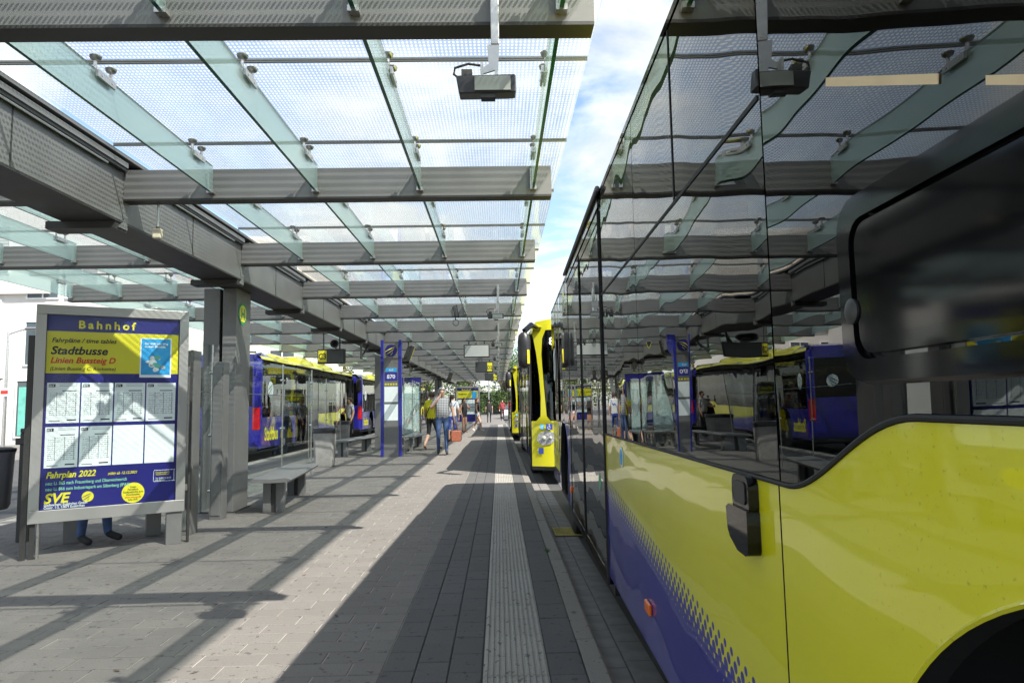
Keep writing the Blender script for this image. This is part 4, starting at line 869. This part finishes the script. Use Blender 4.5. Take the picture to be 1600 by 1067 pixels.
# hanging displays
def display(label, loc, code, W=0.66, H=0.36, back=False, rz=0.0):
    d = thing('departure_display', label, 'display', loc, rz, 'hanging departure displays')
    MB().box(-W/2, W/2, -0.07, 0.07, 0, H, 'steel_dark').build('housing', d, bevel=0.01)
    MB().box(-W/2+0.03, W/2-0.03, -0.075, -0.0705, 0.03, H-0.03, 'display_back' if back else 'display_face').build('screen', d)
    if code:
        s_ = -1 if code[1] == '3' and code[0] == 'C' else 1
        xc = -W*0.31 if s_ < 0 else W*0.31
        MB().box(xc-0.1, xc+0.1, -0.079, -0.0755, 0.04, H-0.04, 'text_yellow').build('platform_field', d)
        text(code, 0.2, 'text_black', 'lettering', d, (xc, -0.082, 0.11), (1, 0, 0), (0, 0, 1), align='CENTER', bold=0.004, sx=0.8)
    top = 3.15-loc[2]
    for x in (-W*0.3, W*0.3): MB().tube([(x, 0, H), (x, 0, max(H+0.06, top))], 0.018, 'steel_dark', 8).build('hanger', d)
    return d
display('hanging departure display with yellow C3 above the Stadtbus bus', (-4.1, 16.83, 2.40), 'C3')
display('blank pale departure display hanging over the walkway', (-0.62, 19.56, 2.68), None, 0.74, 0.38, True)
display('hanging departure display with yellow D2 over the walkway', (-0.58, 27.75, 2.65), 'D2', 0.72, 0.42)
display('farthest hanging departure display with yellow D3', (-0.42, 38.67, 2.68), 'D3', 0.72, 0.40)
for (x, y, rz, lab) in ((-2.62, 19.4, 0.35, 'slanting monitor hung under the canopy right of the totem'), (-2.62, 35.8, 0.35, 'small slanting monitor hung farther along the canopy')):
    d = thing('monitor', lab, 'monitor', (x, y, 2.62), rz, 'slanting monitors')
    o = MB().box(-0.05, 0.05, -0.3, 0.3, 0, 0.42, 'black_plastic').build('housing', d, bevel=0.01); o.rotation_euler.y = 0.35
    o2 = MB().box(0.051, 0.058, -0.28, 0.28, 0.02, 0.40, 'text_yellow').build('yellow_side', d); o2.rotation_euler.y = 0.35
    MB().tube([(0.07, 0, 0.36), (0.07, 0, 0.55)], 0.02, 'steel_dark', 8).build('hanger', d)
h_ = thing('horn_speaker', 'round horn loudspeaker on top of the C3 display', 'loudspeaker', (-3.98, 16.72, 2.765)); MB().lathe([(0.03, 0.12), (0.04, 0.03), (0.1, -0.1), (0.105, -0.11), (0.08, -0.1), (0.02, 0.0)], (0, 0, 0.105), 'black_plastic', 18, 'y').build('horn', h_, smooth=40); MB().box(-0.02, 0.02, 0.0, 0.04, 0, 0.06, 'steel_dark').build('foot', h_)
# floodlights
def floodlight(label, y, x=-0.03):
    d = thing('floodlight', label, 'floodlight', (x, y-0.12, 2.72), 0, 'floodlights under the cross beams')
    MB().box(0.018, 0.058, 0.045, 0.108, 0.30, 0.60, 'steel_bright').build('arm', d, bevel=0.004)
    MB().prism([(0.0, 0.30), (0.058, 0.30), (0.05, 0.18), (-0.03, 0.155), (-0.035, 0.18), (0.006, 0.205)], 'y', 0.05, 0.062, 'steel_bright').build('elbow', d)
    MB().box(-0.032, -0.018, 0.0, 0.05, 0.10, 0.19, 'steel_bright').box(0.034, 0.048, 0.0, 0.05, 0.10, 0.178, 'steel_bright').build('yoke', d)
    hs = MB().loft([[(-0.13, -0.05, 0.015), (0.13, -0.05, 0.02), (0.13, -0.05, 0.105), (-0.145, -0.05, 0.1)], [(-0.13, 0.05, 0.03), (0.13, 0.05, 0.035), (0.115, 0.05, 0.135), (-0.12, 0.05, 0.125)], [(-0.08, 0.11, 0.06), (0.09, 0.11, 0.06), (0.07, 0.11, 0.13), (-0.07, 0.11, 0.125)]], 'black_plastic').build('housing', d, bevel=0.006)
    MB().box(-0.058, 0.105, -0.058, -0.0505, 0.027, 0.094, 'lens_grey').build('lens', hs); MB().box(-0.03, 0.035, -0.045, 0.0, -0.002, 0.012, 'black_plastic').build('latch', hs)
    MB().box(-0.12, -0.07, -0.01, 0.04, 0.121, 0.15, 'steel_dark').build('ballast', hs)
    MB().tube([(-0.02, 0.03, 0.185), (-0.09, 0.02, 0.19), (-0.15, 0.0, 0.16), (-0.155, 0.0, 0.13), (-0.13, 0.0, 0.11)], 0.006, 'rubber', 6).build('cable', d, smooth=True)
    return d
labs = {2: 'large black floodlight hanging from the nearest cross beam', 5: 'second floodlight from the camera, under the fourth beam', 7: 'third floodlight from the camera along the canopy edge', 9: 'fourth floodlight from the camera along the canopy edge', 11: 'fifth floodlight from the camera along the canopy edge', 13: 'sixth small floodlight far along the canopy edge'}
for k, l in labs.items(): floodlight(l, BY[k])
j = thing('junction_box', 'small cream junction box hanging on a conduit from a beam', 'junction box', (-2.99, 5.97, 2.84)); MB().box(-0.035, 0.035, -0.025, 0.025, 0, 0.085, 'cream').build('box', j, bevel=0.006); MB().tube([(0, 0, 0.085), (0, 0, 0.35)], 0.009, 'steel_bright', 8).build('conduit', j); MB().tube([(0, 0, 0.08), (0, 0, 0.105)], 0.016, 'steel_dark', 8).build('gland', j)
mb = MB().tube([(-0.87+0.06*math.cos(a), BY[6]-0.03, 3.03+0.06*math.sin(a)) for a in [2*math.pi*k/20 for k in range(21)]], 0.006, 'rubber', 6)
mb.tube([(-0.87, BY[6]-0.03, 3.09), (-0.9, BY[6]-0.03, 3.25), (-0.93, BY[6]-0.03, 3.35), (-0.85, BY[6]-0.03, 3.40), (-0.82, BY[6]-0.03, 3.2), (-0.81, BY[6]-0.03, 3.13)], 0.012, 'rubber', 6)
tag(mb.build('cable_coil', smooth=True), 'coil of dark cable hanging from a cross beam', 'cable')

# ------------------------------------------------------------------ people
def person(label, loc, rz, H=1.75, top='cloth_black', sleeve='short', bottom='jeans', legs='long', shoes='rubber', skin='skin', hair='hair_brown', long_hair=False, pose=None, belly=0.0, strap=None):
    k = H/1.75
    J = {'pelvis': (0, 0, .95), 'belly': (0, -.015-belly*0.4, 1.10), 'chest': (0, 0, 1.31), 'neck': (0, 0, 1.475), 'head': (0, -.015, 1.585), 'crown': (0, -.01, 1.675), 'nose': (0, -.105, 1.575),
         'shr': (-.175, .01, 1.415), 'elr': (-.235, .03, 1.14), 'wrr': (-.25, -.06, .90), 'har': (-.25, -.085, .82), 'shl': (.175, .01, 1.415), 'ell': (.235, .03, 1.14), 'wrl': (.25, -.06, .90), 'hal': (.25, -.085, .82),
         'hir': (-.09, 0, .90), 'knr': (-.10, -.02, .50), 'anr': (-.10, .03, .09), 'tor': (-.115, -.13, .035), 'hil': (.09, 0, .90), 'knl': (.10, -.02, .50), 'anl': (.10, .03, .09), 'tol': (.115, -.13, .035)}
    if pose: J.update(pose)
    rad = {'pelvis': .145, 'belly': .135+belly, 'chest': .15, 'neck': .056, 'head': .092, 'crown': .075, 'nose': .014, 'sh': .066, 'el': .045, 'wr': .03, 'ha': .034, 'hi': .095, 'kn': .06, 'an': .042, 'to': .034}
    names = list(J); idx = {n: i for i, n in enumerate(names)}; vs = [Vector(J[n])*k for n in names]
    rd = [(rad.get(n) or rad[n[:2]])*k for n in names]
    seg = [('pelvis', 'belly', 'torso'), ('belly', 'chest', 'torso'), ('chest', 'neck', 'torso'), ('neck', 'head', 'head'), ('head', 'crown', 'head'), ('head', 'nose', 'head')]
    for s_ in 'rl': seg += [('chest', 'sh'+s_, 'torso'), ('sh'+s_, 'el'+s_, 'upper_arm'), ('el'+s_, 'wr'+s_, 'forearm'), ('wr'+s_, 'ha'+s_, 'hand'), ('pelvis', 'hi'+s_, 'hip'), ('hi'+s_, 'kn'+s_, 'thigh'), ('kn'+s_, 'an'+s_, 'shin'), ('an'+s_, 'to'+s_, 'foot')]
    ed = [(idx[a], idx[b_], g) for a, b_, g in seg]
    for s_ in 'rl':      # fingers
        h = Vector(J['ha'+s_]); d = (h-Vector(J['wr'+s_])).normalized(); sd_ = d.cross(Vector((1, 0, 0)) if abs(d.x) < .8 else Vector((0, 1, 0))).normalized(); nn = d.cross(sd_)
        for q, (off, ln) in enumerate(((-.026, .052), (-.009, .062), (.009, .058), (.026, .046))):
            a = h+d*.02+sd_*off; m_ = a+d*ln*.6; e = m_+(d*.55+nn*.5)*ln*.55; i0 = len(vs); vs += [m_*k, e*k]; rd += [.009*k, .008*k]; ed += [(idx['ha'+s_], i0, 'hand'), (i0, i0+1, 'hand')]
        e = h+sd_*-.045+d*.012; e2 = e+d*.03; i0 = len(vs); vs += [e*k, e2*k]; rd += [.011*k, .009*k]; ed += [(idx['ha'+s_], i0, 'hand'), (i0, i0+1, 'hand')]
    me = bpy.data.meshes.new('sk'); me.from_pydata(vs, [(a, b_) for a, b_, g in ed], []); o = bpy.data.objects.new('sk', me); COL.objects.link(o)
    o.modifiers.new('skin', 'SKIN'); sm = o.modifiers.new('sub', 'SUBSURF'); sm.levels = 2; sm.render_levels = 2
    for i, sv in enumerate(me.skin_vertices[0].data): sv.radius = (rd[i], rd[i]); sv.use_root = (i == 0)
    dg = bpy.context.evaluated_depsgraph_get(); bm_ = bpy.data.meshes.new_from_object(o.evaluated_get(dg)); bpy.data.objects.remove(o)
    mats = [top, bottom, skin, shoes]; bm_.materials.clear()
    for n in mats: bm_.materials.append(MATS[n])
    for p in bm_.polygons:
        c = p.center; best = (9, None, 0)
        for a, b_, g in ed:
            A, B_ = vs[a], vs[b_]; ab = B_-A; tt = max(0, min(1, (c-A).dot(ab)/max(ab.length_squared, 1e-9))); dd = (c-(A+ab*tt)).length-(rd[a]*(1-tt)+rd[b_]*tt)
            if dd < best[0]: best = (dd, g, tt)
        g, tt = best[1], best[2]; mi = 2
        if g == 'torso' or g == 'hip': mi = 0 if c.z > J['pelvis'][2]*k+0.0 else 1
        elif g == 'upper_arm': mi = 0 if (sleeve == 'long' or (sleeve == 'short' and tt < .72)) else 2
        elif g == 'forearm': mi = 0 if sleeve == 'long' else 2
        elif g == 'thigh': mi = 1 if legs != 'mini' or tt < .35 else 2
        elif g == 'shin': mi = 1 if legs == 'long' or (legs == 'knee' and tt < .12) else 2
        elif g == 'foot': mi = 3
        p.material_index = mi; p.use_smooth = True
    b = inst('person', bm_, None, loc, rz); tag(b, label, 'person')
    hc = Vector(J['head'])*k+Vector((0, .012, .035))*k; mb = MB(); rs = []
    for i in range(7):
        ph = math.radians(-28+118*i/6); z = math.sin(ph)*.105*k; rr = math.cos(ph)*.104*k; rg = []
        for q in range(16):
            a = 2*math.pi*q/16; x, y = rr*math.cos(a), rr*math.sin(a)*1.1
            if y < -0.02 and z < 0.045*k: y = max(y, -0.02)*0.4; x *= 0.86
            rg.append((hc.x+x, hc.y+y, hc.z+z))
        rs.append(rg)
    mb.loft(rs, hair)
    if long_hair: mb.loft([[(hc.x+w_*math.cos(a), hc.y+.07*k+.04*math.sin(a), hc.z+z) for a in [2*math.pi*q/10 for q in range(10)]] for z, w_ in ((.05*k, .09*k), (-.1*k, .1*k), (-.25*k, .09*k), (-.33*k, .05*k))], hair)
    mb.build('hair', b, smooth=60)
    for s_ in (-1, 1): MB().lathe([(.004, -.011*k), (.011*k, -.005*k), (.011*k, .005*k), (.004, .011*k)], (s_*.033*k, Vector(J['head']).y*k-.083*k, hc.z-.03*k), 'text_black', 8).build('eye', b)
    if strap: MB().tube([(-.15*k, -.10*k, 1.44*k), (0, -.19*k, 1.25*k), (.16*k, -.13*k, 1.02*k), (.13*k, .13*k, 1.0*k), (-.02*k, .17*k, 1.25*k), (-.15*k, .07*k, 1.45*k)], .014, strap, 6).build('bag_strap', b)
    return b
WALK = {'knr': (-.10, -.12, .52), 'anr': (-.10, -.02, .11), 'tor': (-.11, -.18, .05), 'knl': (.10, -.06, .49), 'anl': (.105, -.10, .09), 'tol': (.115, -.27, .05)}
STRIDE = {'knr': (-.10, -.16, .52), 'anr': (-.10, -.20, .10), 'tor': (-.11, -.36, .05), 'knl': (.10, .02, .50), 'anl': (.10, .25, .16), 'tol': (.11, .14, .05)}
man = dict(WALK); man.update({'elr': (-.29, -.14, 1.17), 'wrr': (-.12, -.22, 1.40), 'har': (-.06, -.19, 1.49), 'ell': (.27, .0, 1.13), 'wrl': (.31, -.06, .90), 'hal': (.32, -.07, .83)})
person('grey haired man in checked shirt and jeans walking towards the camera', (-1.56, 18.75, 0), 0.1, 1.86, 'shirt_check', 'short', 'jeans', 'long', 'cloth_black', 'skin', 'hair_grey', pose=man, belly=0.035)
bg_ = thing('carrier_bag', 'brown red carrier bag held in the hand of the man', 'bag', (-1.19, 18.63, 0.36), 0.3)
MB().loft([[(sx*w_, sy*d_, z) for sx, sy in ((-1, -1), (1, -1), (1, 1), (-1, 1))] for z, w_, d_ in ((0, .125, .075), (.02, .13, .08), (.28, .145, .07), (.29, .14, .06))], 'bag_red').build('body', bg_, bevel=0.01)
MB().tube([(-.06, -.0, .28), (-.04, -.0, .45), (0, -.0, .52), (.04, 0, .45), (.06, 0, .28)], .008, 'bag_red', 6).build('handle', bg_, smooth=True)
MB().box(.148, .152, -.06, .05, .03, .2, 'cloth_black').build('side_pocket', bg_)
person('person in yellow shirt and black shorts walking away beside the man', (-2.02, 20.6, 0), math.pi-0.5, 1.78, 'cloth_yellow', 'short', 'cloth_black', 'knee', 'shoe_brown', 'skin', 'hair_brown', pose=STRIDE, strap='cloth_black')
person('person in white and blue shirt half hidden behind the man', (-1.72, 25.0, 0), math.pi+0.2, 1.76, 'cloth_white', 'short', 'cloth_blue', 'knee', 'rubber', 'skin', 'hair_brown', strap='cloth_blue')
person('woman in black top and short skirt standing by the distant board', (-1.72, 33.5, 0), 0.9, 1.72, 'cloth_black', 'none', 'cloth_black', 'mini', 'shoe_brown', 'skin_tan', 'hair_brown', True, pose={'ell': (.25, -.12, 1.14), 'wrl': (.1, -.28, 1.2), 'hal': (.04, -.3, 1.24)})
person('woman with auburn hair in light denim shorts on the walkway', (-1.12, 34.5, 0), 1.6, 1.72, 'cloth_black', 'none', 'denim_light', 'mini', 'cloth_white', 'skin', 'hair_auburn', True, pose=STRIDE)
person('person all in black walking away far down the platform', (-0.75, 50.0, 0), math.pi, 1.75, 'cloth_black', 'short', 'cloth_black', 'long', 'cloth_black', 'skin', 'hair_brown', pose=STRIDE)
person('person in dark red top far away at the end', (0.25, 57.0, 0), 0.2, 1.75, 'cloth_red', 'long', 'cloth_black', 'long', 'cloth_black')
person('person in patterned shirt waiting beside the blue-tailed bus', (-5.55, 25.6, 0), -0.9, 1.72, 'shirt_check', 'short', 'cloth_black', 'long', 'cloth_black', 'skin_tan', 'hair_brown', pose={'elr': (-.26, -.1, 1.13), 'wrr': (-.1, -.26, 1.12), 'har': (-.03, -.28, 1.15)})
SIT = {'pelvis': (0, .12, .55), 'belly': (0, .12, .72), 'chest': (0, .14, .93), 'neck': (0, .12, 1.09), 'head': (0, .09, 1.2), 'crown': (0, .1, 1.29), 'nose': (0, 0, 1.19), 'shr': (-.175, .14, 1.03), 'elr': (-.24, .1, .78), 'wrr': (-.14, -.14, .66), 'har': (-.1, -.2, .65), 'shl': (.175, .14, 1.03), 'ell': (.24, .1, .78), 'wrl': (.14, -.14, .66), 'hal': (.1, -.2, .65), 'hir': (-.09, .08, .53), 'knr': (-.12, -.32, .50), 'anr': (-.13, -.28, .09), 'tor': (-.15, -.43, .04), 'hil': (.09, .08, .53), 'knl': (.12, -.32, .5), 'anl': (.12, -.36, .09), 'tol': (.15, -.51, .04)}
person('seated person behind the timetable board, only jeans and shoes showing', (-4.42, 7.22, 0), 1.3, 1.75, 'cloth_blue', 'long', 'jeans', 'long', 'cloth_black', pose=SIT)

# ------------------------------------------------------------------ background buildings, lamp, trees
def window(bld, x0, x1, y, z0, z1, bars=1, blinds=False, curtain=False):
    wn = MB().box(x0-0.06, x0, y-0.06, y+0.02, z0-0.06, z1+0.06, 'white_paint').box(x1, x1+0.06, y-0.06, y+0.02, z0-0.06, z1+0.06, 'white_paint').box(x0, x1, y-0.06, y+0.02, z0-0.06, z0, 'white_paint').box(x0, x1, y-0.06, y+0.02, z1, z1+0.06, 'white_paint').build('window', bld)
    MB().box(x0, x1, y-0.012, y-0.002, z0, z1, 'win_glass').build('pane', wn)
    for k in range(1, bars+1): xx = x0+(x1-x0)*k/(bars+1); MB().box(xx-0.03, xx+0.03, y-0.05, y-0.0125, z0, z1, 'white_paint').build('mullion', wn)
    if blinds:
        n = int((z1-z0)/0.16); sm_ = MB().box(0.02, x1-x0-0.02, -0.115, -0.075, 0.02, 0.12, 'blind_slat').mesh('blind_slat')
        for k in range(n): q = inst('blind_slat', sm_, wn, (x0, y, z0+k*0.16))
    if curtain: MB().box(x0+0.1, x1-0.3, y-0.03, y-0.0126, z0+0.05, z1-0.3, 'curtain').build('curtain', wn)
    return wn
wb = thing('office_building', 'white rendered building with grey blinds at the left border', 'building', (0, 0, 0))
Yb = 34.0
MB().box(-46, -19.2, Yb, Yb+14, -0.19, 13, 'render_white').box(-46, -24.3, Yb-1.2, Yb-0.001, 3.05, 3.35, 'render_white').box(-46, -22.2, Yb-0.25, Yb-0.001, 7.2, 8.1, 'render_white').build('wall', wb)
window(wb, -30.5, -24.6, Yb-0.02, 3.6, 6.9, 2, True); window(wb, -40, -32, Yb-0.02, 3.6, 6.9, 2, True); window(wb, -30.5, -24.3, Yb-0.02, 8.3, 10.6, 2, True)
for x in (-23.3, -21.4): window(wb, x, x+1.5, Yb-0.02, 7.0 if x < -23 else 7.0, 9.3, 1)
for x in (-23.3, -21.4): window(wb, x, x+1.5, Yb-0.02, 3.7, 5.8, 1)
for x in (-29.5, -26.6, -23.6): window(wb, x, x+2.2, Yb-0.02, 0.2, 2.9, 1, False, True)
mb = MB().box(-46, -23.9, Yb-2.2, Yb-1.25, 3.1, 3.22, 'white_paint')
for x in (-42, -36, -30, -24.2): mb.tube([(x, Yb-2.1, -0.19), (x, Yb-2.1, 3.1)], 0.05, 'white_paint', 8)
mb.build('porch', wb)
rl = MB()
for k in range(30): rl.tube([(-27.4+k*0.12, Yb-1.15, 3.36), (-27.4+k*0.12, Yb-1.15, 4.3)], 0.012, 'steel_bright', 5)
rl.tube([(-27.5, Yb-1.15, 4.3), (-23.9, Yb-1.15, 4.3)], 0.025, 'steel_bright', 6).build('railing', wb)
lb = thing('low_building', 'pale low building with flat roof right of the timetable board', 'building', (0, 0, 0))
MB().box(-24, -13.2, 46, 58, -0.19, 6.2, 'render_white').box(-24.3, -12.9, 45.7, 58.3, 6.201, 6.6, 'white_paint').build('wall', lb)
for k in range(4): window(lb, -22.8+k*2.5, -21.2+k*2.5, 45.98, 3.4, 5.2, 1)
for k in range(4): window(lb, -22.8+k*2.5, -21.2+k*2.5, 45.98, 0.4, 2.4, 1)
bb = thing('corner_building', 'tall beige rendered house with rounded corner bay above the buses', 'building', (0, 0, 0))
MB().box(-36, -16.4, 58, 74, -0.19, 15.5, 'render_beige').lathe([(4.2, 0), (4.2, 15.0), (4.4, 15.001), (4.4, 15.3)], (-22.5, 58.5, -0.19), 'render_beige', 32).box(-36.3, -16.1, 57.7, 74, 15.501, 16.0, 'white_paint').build('wall', bb, smooth=30)
for z in (2.5, 6.2, 9.6, 12.6): window(bb, -17.9, -17.1, 57.98, z, z+1.5, 0)
mb = MB()
for z in (5.6, 9.2):
    for k in range(7):
        a0 = math.radians(200+k*20); a1 = a0+math.radians(15); q = [(-22.5+4.24*math.cos(a), 58.5+4.24*math.sin(a), zz) for zz in (z, z+2.2) for a in (a0, a1)]; MB().add(q, [(0, 1, 3, 2)], 'win_glass').build('pane', bb)
b2 = thing('balcony', 'small steel balcony frame on the beige corner house', 'balcony', (-16.9, 57.2, 8.2))
MB().box(-0.9, 0.9, -0.6, 0.74, 0, 0.12, 'steel_dark').build('slab', b2)
for x in (-0.85, 0.0, 0.85): MB().tube([(x, -0.55, 0.12), (x, -0.55, 2.2)], 0.03, 'steel_dark', 6).build('post', b2)
MB().tube([(-0.85, -0.55, 1.1), (0.85, -0.55, 1.1)], 0.025, 'steel_dark', 6).build('handrail', b2)
eb = thing('station_shed', 'low white roofed shelter at the far end of the platform', 'shelter', (0, 0, 0))
MB().box(-4.5, 9.0, 96, 104, 3.1, 3.28, 'display_back').build('roof', eb)
for x in (-4.2, -1, 2.2, 5.4, 8.6): MB().tube([(x, 96.5, -0.19), (x, 96.5, 3.1)], 0.09, 'steel_paint', 8).build('post', eb)
MB().box(-4.3, 8.8, 103, 103.2, -0.19, 3.1, 'win_glass').build('rear_wall', eb)
def lamp(label, loc, rz, h=6.2):
    l = thing('street_lamp', label, 'street lamp', loc, rz); MB().tube([(0, 0, 0), (0, 0, h*0.5), (0, 0, h)], [0.075, 0.06, 0.045], 'steel_bright', 10).build('pole', l)
    MB().tube([(0, 0, h-0.1), (0.5, 0, h+0.06), (0.9, 0, h+0.1)], 0.03, 'steel_bright', 8).build('arm', l)
    MB().loft([[(0.7+s_*0.0+x, sy, h+0.06+z) for sy, z in ((-.1, 0), (.1, 0), (.13, .05), (.06, .11), (-.06, .11), (-.13, .05))] for s_, x in ((0, 0), (0, .45), (0, .62))], 'steel_paint').build('lamp_head', l); return l
lamp('tall grey street lamp before the white building at left', (-19.2, 27.0, -0.19), 0.0, 4.7)
lamp('street lamp far beyond the end of the platform', (-1.2, 80, -0.19), 0.3, 7)
# a small red-white no-stopping plate on the lamp
tag(MB().box(-19.32, -19.0, 26.88, 26.9, 2.0, 2.3, 'white_paint').box(-19.30, -19.02, 26.872, 26.879, 2.08, 2.22, 'text_red').build('traffic_plate'), 'small red and white plate on the street lamp', 'sign')
def tree(label, loc, h, cr, mat='leaf', n=2600, ls=0.28, seed=1, low=0.42):
    rnd = random.Random(seed); t = thing('tree', label, 'tree', loc, 0, 'trees behind the bus station'); tz = h*0.38
    tr = MB().tube([(0, 0, 0), (0.05, 0.02, tz*0.5), (0, 0.05, tz), (0.1, 0, h*0.75)], [cr*0.09, cr*0.07, cr*0.055, cr*0.02], 'bark', 9)
    cl = []
    for k in range(11 if low > 0.3 else 18):
        a = rnd.uniform(0, 6.28); rr = cr*rnd.uniform(0.25, 0.8); z = h*rnd.uniform(low, 0.92); rr *= 1.0-0.5*abs(z/h-0.6)
        e = (rr*math.cos(a), rr*math.sin(a), z); cl.append((e, cr*rnd.uniform(0.26, 0.46)))
        tr.tube([(0, 0.03, tz*rnd.uniform(.7, 1)), (e[0]*.5, e[1]*.5, tz+(z-tz)*.6), e], [cr*0.035, cr*0.022, cr*0.008], 'bark', 6)
    tr.build('trunk', t, smooth=True)
    vs = []; fs = []
    for k in range(n):
        (c, rr) = rnd.choice(cl); d = Vector((rnd.gauss(0, 1), rnd.gauss(0, 1), rnd.gauss(0, 1))).normalized()*rr*rnd.uniform(0.35, 1.05)**0.7; p = Vector(c)+Vector((d.x, d.y, d.z*0.8))
        a = Vector((rnd.gauss(0, 1), rnd.gauss(0, 1), rnd.gauss(0, 0.6))).normalized(); b_ = a.cross(Vector((rnd.gauss(0, 1), rnd.gauss(0, 1), rnd.gauss(0, 1)))).normalized(); s_ = ls*rnd.uniform(0.5, 1.1); i = len(vs)
        vs += [p-a*s_*.5, p+b_*s_*.28, p+a*s_*.5, p-b_*s_*.28]; fs.append((i, i+1, i+2, i+3))
    me = bpy.data.meshes.new('crown'); me.from_pydata([tuple(v) for v in vs], [], fs); me.materials.append(MATS[mat]); inst('crown', me, t)
    return t
tree('olive green tree rising above the C3 display', (-16.2, 66, -0.19), 10.5, 2.6, 'leaf_olive', 3000, 0.3, 3)
tree('tree left of the second canopy column in the distance', (-12.2, 84, -0.19), 10.0, 4.0, 'leaf', 3600, 0.32, 4, 0.15)
tree('tree seen between the buses left of the man', (-9.8, 92, -0.19), 9.0, 4.4, 'leaf_olive', 3600, 0.34, 5, 0.15)
tree('leafy tree behind the distant timetable board', (-5.6, 108, -0.19), 11.0, 4.6, 'leaf', 4200, 0.36, 6, 0.15)
tree('dark tree at the far right end of the platform', (0.8, 112, -0.19), 10.5, 5.0, 'leaf', 4600, 0.36, 7, 0.15)
tree('tall tree farthest right behind the row of buses', (5.8, 118, -0.19), 12.0, 5.0, 'leaf', 4200, 0.36, 8, 0.15)
tree('tree beside the pale low building', (-25.5, 66, -0.19), 8.0, 3.0, 'leaf', 2000, 0.3, 9)
tree('low bushy tree left of the third canopy column', (-8.2, 74, -0.19), 7.0, 3.0, 'leaf', 3400, 0.3, 11, 0.1)
tree('low bushy tree directly behind the woman in denim shorts', (-3.6, 88, -0.19), 7.5, 3.2, 'leaf', 3400, 0.3, 12, 0.1)
tree('dark bushy tree just left of the farthest bus', (1.2, 92, -0.19), 8.0, 3.4, 'leaf', 3600, 0.3, 13, 0.1)
# parked car at the far end
def car(label, loc, rz, paint):
    c = thing('parked_car', label, 'car', loc, rz)
    prof = [(-2.0, .35), (2.05, .35), (2.1, .6), (2.0, .85), (1.2, .95), (.6, 1.42), (-1.2, 1.45), (-1.85, .98), (-2.08, .9), (-2.1, .55)]
    rs = [[(x, y*(1-(0.03 if abs(x) > .7 else 0)), z if abs(x) < .75 else min(z, 1.3)) for y, z in prof] for x in (-.85, -.78, .78, .85)]
    MB().loft(rs, paint).build('body', c, bevel=0.03, smooth=40)
    MB().loft([[(-.6, -1.86, 1.0), (.6, -1.86, 1.0), (.5, -1.3, 1.4), (-.5, -1.3, 1.4)], [(-.6, -1.9, 1.02), (.6, -1.9, 1.02), (.5, -1.34, 1.42), (-.5, -1.34, 1.42)]], 'win_glass').build('rear_window', c)
    for x in (-.862, .842):
        MB().prism([(-1.3, .98), (1.0, .98), (.55, 1.32), (-1.1, 1.34)], 'x', x, x+0.02, 'win_glass').build('side_window', c)
    for x in (-.8, .8):
        for y in (-1.3, 1.3):
            wh = MB().lathe([(.2, -.1), (.31, -.1), (.32, 0), (.31, .1), (.2, .1)], (x, y, .32), 'rubber', 18, 'x').build('wheel', c, smooth=35); MB().lathe([(.2, -.09), (.2, .09)], (x, y, .32), 'rim', 14, 'x').build('rim', wh)
        MB().box(x*.85-.1, x*.85+.1, -2.12, -2.06, .7, .88, 'red_lens').build('tail_light', c)
    return c
car('small white and blue car parked at the end of the platform road', (1.0, 66, -0.156), 0.0, 'white_paint')
